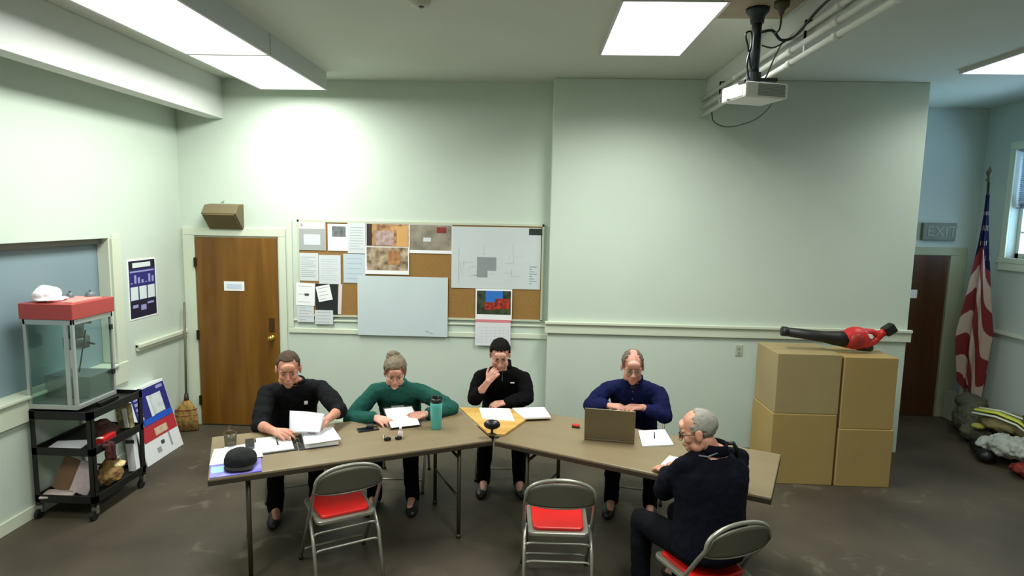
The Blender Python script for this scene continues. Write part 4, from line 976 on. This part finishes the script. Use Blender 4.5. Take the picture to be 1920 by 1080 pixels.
b = MB(); b.sph(o_, (.135, .085, .105)); b.sph(o_+V((-.06, 0, -.01)), (.10, .08, .085)); b.limb([o_+V((.03, 0, .045)), o_+V((.14, 0, .06)), o_+V((.21, .0, .03))], [.05, .028, .03]); b.limb([o_+V((.08, 0, -.06)), o_+V((.17, 0, -.03)), o_+V((.22, 0, .03))], [.045, .028, .028])
remeshed(b, 'motor_housing', bred, t, .006, 4)
b = MB(); b.sph(o_+V((-.02, -.065, -.01)), (.065, .035, .065)); b.build('intake_grille', mat('blower_intake', (150, 36, 32), .5), t, smooth=True)
b = MB(); b.tube([o_+V((-.09, 0, -.012)), o_+V((-.20, .0, -.006)), o_+V((-.28, .0, .004)), o_+V((-.65, .0, .046))], [.075, .062, .050, .040], 22); b.build('blower_tube', bblk, t, smooth=True)
MB().tube([o_+V((-.61, 0, .042)), o_+V((-.655, 0, .0465))], .044, 22).build('nozzle_ring', bblk, t, smooth=True)
MB().limb([o_+V((.03, 0, -.075)), o_+V((.13, 0, -.085))], [.038, .036]).build('blower_foot', bblk, t, smooth=True)
MB().obox(o_+V((.07, -.052, .03)), (.10, .012, .035), R3('Y', 5)).build('white_label', whitep, t, bevel=.004)
MB().obox(o_+V((.29, 0, .085)), (.10, .085, .085), R3('Y', -35)).build('battery_pack', bblk, t, bevel=.012)
MB().limb([o_+V((.20, 0, .03)), o_+V((.27, 0, .075))], [.034, .036]).build('battery_mount', bred, t, smooth=True)

# ------------------------------------------------------------------ cart, popcorn machine, contents
ca = thing('utility_cart', 'black metal cart under the popcorn machine by the left wall', 'cart', (-3.45, 4.58, 0))
X0, X1, Y0, Y1 = -3.69, -3.225, 4.29, 4.89
for z, nm in ((.80, 'top_shelf'), (.52, 'middle_shelf'), (.15, 'bottom_shelf')):
    b = MB().box(X0, Y0, z, X1, Y1, z+.006)
    b.box(X0, Y0, z-.025 if z != .8 else z-.03, X1, Y0+.012, z+.035).box(X0, Y1-.012, z-.025, X1, Y1, z+.035).box(X0, Y0, z-.025, X0+.012, Y1, z+.035).box(X1-.012, Y0, z-.025, X1, Y1, z+.035)
    b.build(nm, blackm, ca, bevel=.003)
for x in (X0, X1):
    for y in (Y0, Y1):
        sx = 1 if x == X0 else -1; sy = 1 if y == Y0 else -1
        MB().box(min(x, x+sx*.038), min(y, y+sy*.004), .10, max(x, x+sx*.038), max(y, y+sy*.004), .84).box(min(x, x+sx*.004), min(y, y+sy*.038), .10, max(x, x+sx*.004), max(y, y+sy*.038), .84).build('corner_post', blackm, ca)
        cx, cy = x+sx*.02, y+sy*.02
        f_ = MB().box(cx-.022, cy-.014, .045, cx+.022, cy+.014, .105).build('caster_fork', steelb, ca, bevel=.003)
        MB().cyl((cx-.012, cy-.02, .035), (cx+.012, cy-.02, .035), .035).build('caster_wheel', black, f_, smooth=False)
pm_ = thing('popcorn_machine', 'glass popcorn machine with a red top on the black cart', 'popcorn machine', (-3.5, 4.5, .84))
px0, px1, py0, py1, pz0, pz1 = -3.70, -3.325, 4.30, 4.73, .845, 1.50
MB().box(px0, py0, pz0, px1, py1, pz0+.035).build('machine_base', alum, pm_, bevel=.004)
MB().box(px0+.02, py0+.02, pz0+.035, px1-.02, py1-.02, pz0+.045).box(px0+.005, py0+.16, pz0+.045, px1-.02, py1-.01, pz0+.21).build('popcorn_tray', steelb, pm_, bevel=.004)
for x in (px0, px1-.022):
    for y in (py0, py1-.022): MB().box(x, y, pz0+.03, x+.022, y+.022, pz1).build('frame_post', alum, pm_, bevel=.002)
MB().box(px0, py0, pz1-.02, px1, py0+.02, pz1+.02).box(px1-.02, py0, pz1-.02, px1, py1, pz1+.02).box(px0, py1-.02, pz1-.02, px1, py1, pz1+.02).box(px0, py0, pz1-.02, px0+.02, py1, pz1+.02).build('top_rail', alum, pm_, bevel=.003)
MB().box(px1-.075, py0+.002, pz0+.035, px1-.045, py0+.012, pz1).build('door_stile', alum, pm_)
MB().box(px0+.02, py0+.006, pz0+.03, px1-.075, py0+.010, pz1).build('glass_pane', glassm, pm_); MB().box(px1-.012, py0+.02, pz0+.03, px1-.008, py1-.02, pz1).build('glass_pane', glassm, pm_)
MB().box(px0+.006, py0+.02, pz0+.03, px0+.010, py1-.02, pz1).build('glass_pane', glassm, pm_)
rt = MB().box(px0-.012, py0-.012, pz1+.02, px1+.012, py1+.012, pz1+.135).build('red_canopy', popred, pm_, bevel=.004)
MB().box(px0+.04, py0+.06, pz1+.135, px1-.04, py1-.05, pz1+.142).build('canopy_inset', mat('canopy_pink', (224, 150, 140), .5), rt)
kx, ky = -3.50, 4.56
MB().lathe((kx, ky, 1.25), [(.06, 0), (.085, .01), (.088, .09), (.08, .10)]).build('kettle', steelb, pm_, smooth=True)
MB().cyl((kx, ky, 1.35), (kx, ky, 1.50), .05, .06).build('kettle_hood', alum, pm_, smooth=True)
MB().cyl((kx, ky, 1.46), (kx+.12, ky, 1.46), .012).cyl((kx+.09, ky-.02, 1.40), (kx+.05, ky-.06, 1.08), .005).build('crank_rod', mat('crank_dark', (40, 44, 44), .4, .4), pm_)
MB().cyl((kx+.085, ky, 1.30), (kx+.14, ky, 1.29), .008).build('kettle_handle', black, pm_)
for z in (1.02, 1.38): MB().box(px1, py1-.05, z, px1+.012, py1-.02, z+.04).build('door_latch', black, pm_)
MB().box(px1-.01, py0+.20, .812, px1+.03, py1-.02, .842).build('front_drawer', blackm, pm_, bevel=.004)
ht = thing('paper_hat', 'white folded cloth hat lying on top of the popcorn machine', 'hat', (-3.6, 4.45, 1.64))
b = MB().sph((-3.60, 4.42, 1.69), (.085, .10, .055)); b.sph((-3.63, 4.44, 1.705), (.055, .07, .05)); b.sph((-3.56, 4.42, 1.655), (.10, .12, .014))
remeshed(b, 'hat_cloth', mat('hat_white', (240, 228, 232), .8), ht, .006, 3, disp=[(.06, .03)])
for (x, y, r_, lab) in ((-3.56, 4.60, .026, 'dark round lid on the popcorn machine beside the hat'), (-3.46, 4.68, .036, 'larger grey round lid at the back of the popcorn machine')):
    t = thing('round_lid', lab, 'lid', (x, y, 1.64)); MB().lathe((x, y, 1.637), [(r_, 0), (r_, .012), (r_*.8, .035), (r_*.3, .045)]).build('lid_dome', mat('lid_grey', (96, 108, 112), .4), t, smooth=True); MB().sph((x, y, 1.685), .007).build('knob', black, t, smooth=True)
t = thing('paper', 'white sheet lying on the middle shelf of the cart', 'paper', (-3.52, 4.40, .53)); MB().obox((-3.50, 4.41, .532), (.24, .19, .008), R3('Z', 12)).build('sheet', pale, t)
t = thing('red_box', 'small red box on the middle cart shelf', 'box', (-3.30, 4.55, .53)); MB().obox((-3.29, 4.53, .552), (.06, .17, .045), R3('Z', 6)).build('box_body', mat('box_red', (200, 34, 34), .5), t, bevel=.003); MB().obox((-3.29, 4.46, .577), (.04, .03, .006), R3('Z', 6)).build('box_label', white, t)
t = thing('brown_bag', 'crumpled brown bag on the middle cart shelf behind the red box', 'bag', (-3.42, 4.70, .53)); b = MB().sph((-3.40, 4.66, .565), (.10, .12, .045)).sph((-3.45, 4.70, .59), (.06, .08, .05)); remeshed(b, 'bag_body', mat('dark_brown_cloth', (72, 40, 30), .8), t, .007, 2, disp=[(.05, .03)])
t = thing('striped_box', 'small patterned box standing at the far end of the middle cart shelf', 'box', (-3.33, 4.83, .53)); MB().obox((-3.335, 4.825, .63), (.11, .045, .20), R3('Y', -6)).build('box_body', mat('pat_box', (190, 180, 130), .6, var=(22, .5), c2=(120, 100, 60)), t, bevel=.002); MB().obox((-3.315, 4.80, .62), (.035, .004, .16), R3('Y', -6)).build('box_label', pale, t)
# bottom shelf
t = thing('brown_folder', 'brown folder leaning on the cart bottom shelf', 'folder', (-3.50, 4.42, .16)); MB().obox((-3.52, 4.42, .29), (.17, .012, .26), R3('Y', 22) @ R3('X', -8)).build('folder_cover', mat('folder_brown', (124, 92, 66), .7), t); MB().obox((-3.52, 4.43, .29), (.16, .006, .25), R3('Y', 22) @ R3('X', -8)).build('folder_pages', pale, t)
t = thing('magazine', 'pale pink magazine leaning on the cart bottom shelf', 'magazine', (-3.38, 4.36, .16)); MB().obox((-3.385, 4.40, .28), (.14, .01, .24), R3('Y', 18) @ R3('X', -12)).build('magazine_cover', mat('mag_pink', (206, 186, 188), .6, var=(30, .12)), t); MB().obox((-3.385, 4.408, .28), (.135, .005, .235), R3('Y', 18) @ R3('X', -12)).build('magazine_pages', pale, t)
t = thing('paper', 'white sheets spread on the cart bottom shelf', 'paper', (-3.55, 4.38, .16)); MB().obox((-3.56, 4.37, .166), (.22, .14, .012), R3('Z', 14)).obox((-3.54, 4.38, .174), (.2, .13, .005), R3('Z', -8)).build('sheet', mat('paper_d', (214, 196, 190), .7), t)
t = thing('brown_paper_bag', 'crumpled brown paper bag on the cart bottom shelf', 'bag', (-3.34, 4.62, .16)); b = MB().sph((-3.33, 4.60, .225), (.085, .12, .07)).sph((-3.36, 4.66, .27), (.07, .07, .06)); remeshed(b, 'bag_body', mat('kraft_paper', (156, 120, 70), .8, var=(14, .3)), t, .007, 1, disp=[(.05, .05)])
t = thing('yellow_pouch', 'cream pouch on the brown paper bag in the cart', 'pouch', (-3.30, 4.66, .30)); b = MB().sph((-3.285, 4.66, .285), (.035, .06, .03)); remeshed(b, 'pouch_body', mat('cream_pouch', (232, 212, 150), .6), t, .005, 1, disp=[(.04, .02)])
t = thing('white_carton', 'narrow white carton standing at the far end of the cart bottom shelf', 'box', (-3.27, 4.83, .16)); MB().obox((-3.285, 4.82, .33), (.07, .05, .33), R3('Y', -4)).build('carton_body', pale, t, bevel=.003); MB().obox((-3.285, 4.794, .42), (.072, .004, .03), R3('Y', -4)).build('carton_band', darkp, t)
t = thing('maroon_cloth', 'dark maroon cloth hanging from the middle cart shelf', 'cloth', (-3.25, 4.45, .5)); b = MB().limb([(-3.262, 4.40, .535), (-3.205, 4.42, .53), (-3.20, 4.42, .44)], [.02, .02, .024]).limb([(-3.262, 4.46, .535), (-3.203, 4.47, .53), (-3.198, 4.47, .42)], [.02, .02, .022]); remeshed(b, 'cloth_folds', mat('maroon', (66, 18, 20), .8), t, .006, 2, disp=[(.05, .012)])

# white product box leaning on the wall beyond the cart
wb = thing('white_box', 'tall white carton with blue and red print leaning on the left wall', 'box', (-3.5, 5.55, 0))
Rb = R3('Y', -15.5)
def wbp(x, y, z): return V((-3.44, 5.54, 0.002))+Rb @ V((x, y, z))
def wbox(x0, x1, y0, y1, z0, z1, nm, m, bev=0): 
    return MB().obox(wbp((x0+x1)/2, (y0+y1)/2, (z0+z1)/2), (x1-x0, y1-y0, z1-z0), Rb).build(nm, m, wb, bevel=bev)
wbox(-.11, 0, -.285, .285, 0, .70, 'carton_body', mat('white_card', (226, 228, 230), .55), .004)
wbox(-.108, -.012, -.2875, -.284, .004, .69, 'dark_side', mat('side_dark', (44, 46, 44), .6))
wbox(-.0005, .0015, -.235, .275, .34, .675, 'blue_print', mat('print_navy', (36, 40, 118), .5))
wbox(.001, .0025, -.235, .275, .20, .34, 'red_print', mat('print_red', (178, 44, 54), .5))
wbox(.001, .003, -.16, .275, .345, .40, 'bright_blue_print', mat('print_blue', (30, 84, 190), .5))
MB().obox(wbp(.002, .10, .50), (.003, .17, .19), Rb).build('pictured_box', mat('print_white', (214, 222, 222), .5, var=(20, .2)), wb, bevel=.03)
wbox(.001, .0035, -.03, .01, .40, .60, 'pictured_handle', pwh)
wbox(.001, .0035, -.06, .13, .22, .29, 'cream_print', mat('print_cream', (220, 190, 160), .5, var=(20, .3)))
b = MB()
for k in range(5): b.obox(wbp(.003, -.175, .42+k*.048), (.002, .07, .028), Rb)
b.obox(wbp(.003, -.20, .36), (.002, .05, .03), Rb).obox(wbp(.003, .19, .645), (.002, .10, .03), Rb); b.build('printed_letters', lil, wb)
wbox(.0, .002, -.02, .03, .12, .155, 'dark_emblem', darkp); wbox(.0, .002, -.10, -.04, .06, .11, 'dark_emblem', greyp); wbox(.0, .002, .11, .135, .06, .20, 'dark_emblem', greyp)
wbox(-.075, -.03, -.10, -.09, .7, .701, 'top_tape', pale)
# broom in the corner
br = thing('broom', 'corn broom with a long handle standing in the left corner', 'broom', (-3.62, 6.2, 0))
MB().tube([(-3.625, 6.22, .36), (-3.665, 6.33, 1.36)], .0115, 10).build('handle', mat('broom_handle', (104, 98, 80), .5), br, smooth=True)
MB().tube([(-3.622, 6.215, .31), (-3.628, 6.23, .40)], [.028, .018], 12).build('ferrule', mat('broom_ferrule', (50, 34, 20), .6), br, smooth=True)
b = MB().loft([(V((-3.62, 6.20, .012)), V((.115, .03, 0)), V((-.01, .035, 0))), (V((-3.62, 6.20, .14)), V((.108, .03, 0)), V((-.01, .037, 0))), (V((-3.62, 6.205, .24)), V((.088, .025, 0)), V((-.01, .036, 0))), (V((-3.622, 6.21, .33)), V((.03, .01, 0)), V((-.008, .028, 0)))], 40)
for i, v in enumerate(b.v): b.v[i] = v+V((mnoise.noise(v*60)*.006, mnoise.noise(v*50)*.01, mnoise.noise(v*90)*.01 if v.z < .05 else 0))
b.build('bristles', mat('broom_corn', (168, 134, 68), .85, var=(40, .3), c2=(120, 88, 44)), br, smooth=True)
for z in (.17, .23): MB().loft([(V((-3.62, 6.203, z)), V((.107-.06*max(0, z-.15), .03, 0)), V((-.01, .039, 0))), (V((-3.62, 6.203, z+.006)), V((.106-.06*max(0, z-.15), .03, 0)), V((-.01, .039, 0)))], 30).build('stitching', mat('broom_stitch', (120, 50, 36), .8), br)

# ------------------------------------------------------------------ flag on its pole
fl = thing('flag_pole', 'dark flag pole leaning in the right corner behind the draped flag', 'flag pole', (5.13, 7.0, 0))
fp0, fp1 = V((5.10, 7.02, .02)), V((4.96, 7.0, 2.80))
MB().tube([fp0, fp1], .013, 12).build('pole', mat('pole_wood', (46, 34, 22), .5), fl, smooth=True)
fin = MB().lathe((0, 0, 0), [(.012, 0), (.03, .02), (.012, .05), (.022, .07), (.03, .10), (.012, .14), (.003, .17)]).build('finial', mat('finial_brass', (84, 78, 56), .4, .5), fl, smooth=True, local=True)
fin.location = fp1-V(fl.location)
MB().lathe((5.10, 7.02, 0), [(.115, 0), (.115, .02), (.04, .035), (.022, .10)]).build('pole_base', blackm, fl, smooth=True)
fg = thing('flag', 'furled stars and stripes flag hanging in the right corner', 'flag', (5.05, 6.97, .5))
fred = mat('flag_red', (104, 16, 18), .8); fwh = mat('flag_white', (170, 148, 134), .8); fbl = mat('flag_blue', (13, 15, 40), .85, spec=.1)
nu, nv = 200, 260; vs = []; fs = []; mi = []
ztop, zbot = 2.66, .46
for j in range(nv+1):
    v = j/nv; z = ztop+(zbot-ztop)*v; c = fp1.lerp(fp0, (2.80-z)/2.78)
    rad = .020+.128*min(1, v*1.45)**1.5*(1-.30*max(0, v-.72)/.28)
    cx = c.x-.02-.06*v; cy = c.y-.03
    for i in range(nu):
        a = 2*math.pi*i/nu; fold = 1+.34*min(1, v*3)*math.sin(6*a+2.0*v)+.14*math.sin(11*a+3+v*4)*min(1, v*3)
        zz = z+(.10*math.sin(a*2+1)+.07*math.sin(a*5))*max(0, v-.8)/.2
        vs.append((cx+rad*fold*math.cos(a), cy+.55*rad*fold*math.sin(a), zz))
for j in range(nv):
    for i in range(nu):
        fs.append((j*nu+i, j*nu+(i+1) % nu, (j+1)*nu+(i+1) % nu, (j+1)*nu+i))
        v = j/nv; a = 2*math.pi*i/nu
        # cloth coordinates of a furled flag: stripes run diagonally round the folds
        tri = .5-.5*math.cos(a*2+v*2.2+.6)
        s = v*8+tri*2.0+1.4*math.sin(a*.5+1)
        if v+.05*tri+.04*math.sin(a*2) < .34:
            star = (int(v*80) % 6 < 2) and (i+5*(int(v*80)//6)) % 16 < 3 and v > .08
            mi.append(1 if star else 2)
        else: mi.append(int(s) % 2)
mb = MB(); mb.v = [V(x) for x in vs]; mb.f = fs; mb.mi = mi
mb.build('flag_cloth', fred, fg, smooth=True, mats=[fred, fwh, fbl])

# ------------------------------------------------------------------ gear heap on the floor at the right
def lump(name, label, cat, parts, m, strips=(), vox=.012, disp=((.12, .06), (.05, .03)), pn_='cloth'):
    t = thing(name, label, cat, (parts[0][0][0], parts[0][0][1], 0), 0)
    b = MB()
    for c, r_ in parts: b.sph(c, r_, None, 20, 12)
    remeshed(b, pn_, m, t, vox, 2, disp=list(disp))
    for pts, r_, sm in strips:
        q = MB(); pts = [V(p) for p in pts]
        for s0, s1 in zip(pts[:-1], pts[1:]): pass
        vs = []; fs = []
        wd = V(r_)
        for k, p in enumerate(pts): vs += [p-wd, p+wd]
        for k in range(len(pts)-1): fs.append((2*k, 2*k+1, 2*k+3, 2*k+2))
        o = q.add(vs, fs).build('reflective_strip', sm, t, smooth=True); s_ = o.modifiers.new('t', 'SOLIDIFY'); s_.thickness = .012; s_.offset = 0
    return t
olive = mat('coat_olive', (84, 84, 66), .85, var=(9, .35)); khk = mat('coat_khaki', (120, 112, 72), .85, var=(9, .3)); yel = mat('strip_yellow', (204, 212, 70), .5); slv = mat('strip_silver', (214, 220, 200), .4)
lump('fire_coat', 'olive coat crumpled at the left end of the gear heap', 'coat', [((4.88, 6.75, .20), (.17, .22, .18)), ((4.92, 6.85, .36), (.14, .16, .10)), ((4.82, 6.55, .12), (.15, .18, .12))], olive)
lump('fire_coat', 'khaki coat with broad yellow reflective strips on the heap', 'coat', [((4.95, 6.35, .30), (.22, .26, .10)), ((5.05, 6.1, .27), (.18, .2, .11))], khk,
     strips=[([(4.72, 6.50, .40), (4.82, 6.32, .418), (4.90, 6.14, .39), (4.94, 6.0, .33)], (.035, .03, .0), yel), ([(4.67, 6.47, .37), (4.77, 6.28, .39), (4.85, 6.10, .365), (4.88, 5.97, .31)], (.014, .012, .0), slv), ([(4.79, 6.54, .405), (4.89, 6.36, .425), (4.98, 6.18, .40), (5.02, 6.03, .345)], (.014, .012, .0), slv)])
lump('duffel_bag', 'dark green bag with a pale stripe at the right edge of the photo', 'bag', [((5.03, 5.98, .44), (.16, .2, .09))], mat('bag_green', (16, 52, 34), .7), strips=[([(4.86, 6.02, .45), (4.93, 5.90, .475), (5.0, 5.78, .465)], (.012, .01, .012), slv)], disp=((.12, .03),))
lump('cloth_bundle', 'crumpled pale grey cloth bundle on the gear heap', 'cloth', [((4.70, 5.97, .19), (.17, .22, .10)), ((4.82, 5.82, .22), (.15, .16, .10)), ((4.62, 6.15, .15), (.09, .1, .08))], mat('grey_cloth', (172, 176, 166), .8, var=(8, .25)), disp=((.09, .08), (.04, .04)), vox=.010)
lump('yellow_glove', 'small yellow-green patch of gear left of the grey bundle', 'glove', [((4.72, 6.42, .235), (.075, .055, .03))], mat('glove_yellow', (150, 150, 60), .7), disp=((.05, .02),), vox=.008)
lump('black_boot', 'black boot lying under the grey bundle', 'boot', [((4.52, 6.02, .07), (.075, .09, .065)), ((4.56, 6.14, .07), (.06, .10, .06)), ((4.60, 6.25, .08), (.06, .08, .075))], black, disp=((.08, .01),), pn_='boot_upper', vox=.008)
lump('red_strap_bag', 'red crumpled bag at the near foot of the gear heap', 'bag', [((4.66, 5.68, .07), (.14, .13, .055)), ((4.80, 5.60, .09), (.14, .12, .08))], mat('bag_red', (150, 34, 22), .7, var=(10, .4), c2=(70, 14, 10)), disp=((.08, .06),), vox=.009)
lump('dark_bag', 'black bag at the back of the gear heap against the wall', 'bag', [((5.02, 6.55, .17), (.18, .35, .17)), ((4.95, 5.95, .12), (.2, .35, .13))], mat('bag_black', (26, 28, 26), .8), disp=((.1, .04),))
bx = tag(MB().box(5.03, 7.30, 0, 5.22, 7.46, .34).build('white_block', mat('block_white', (176, 172, 150), .6), bevel=.008), 'off-white block on the floor beside the exit door', 'block')
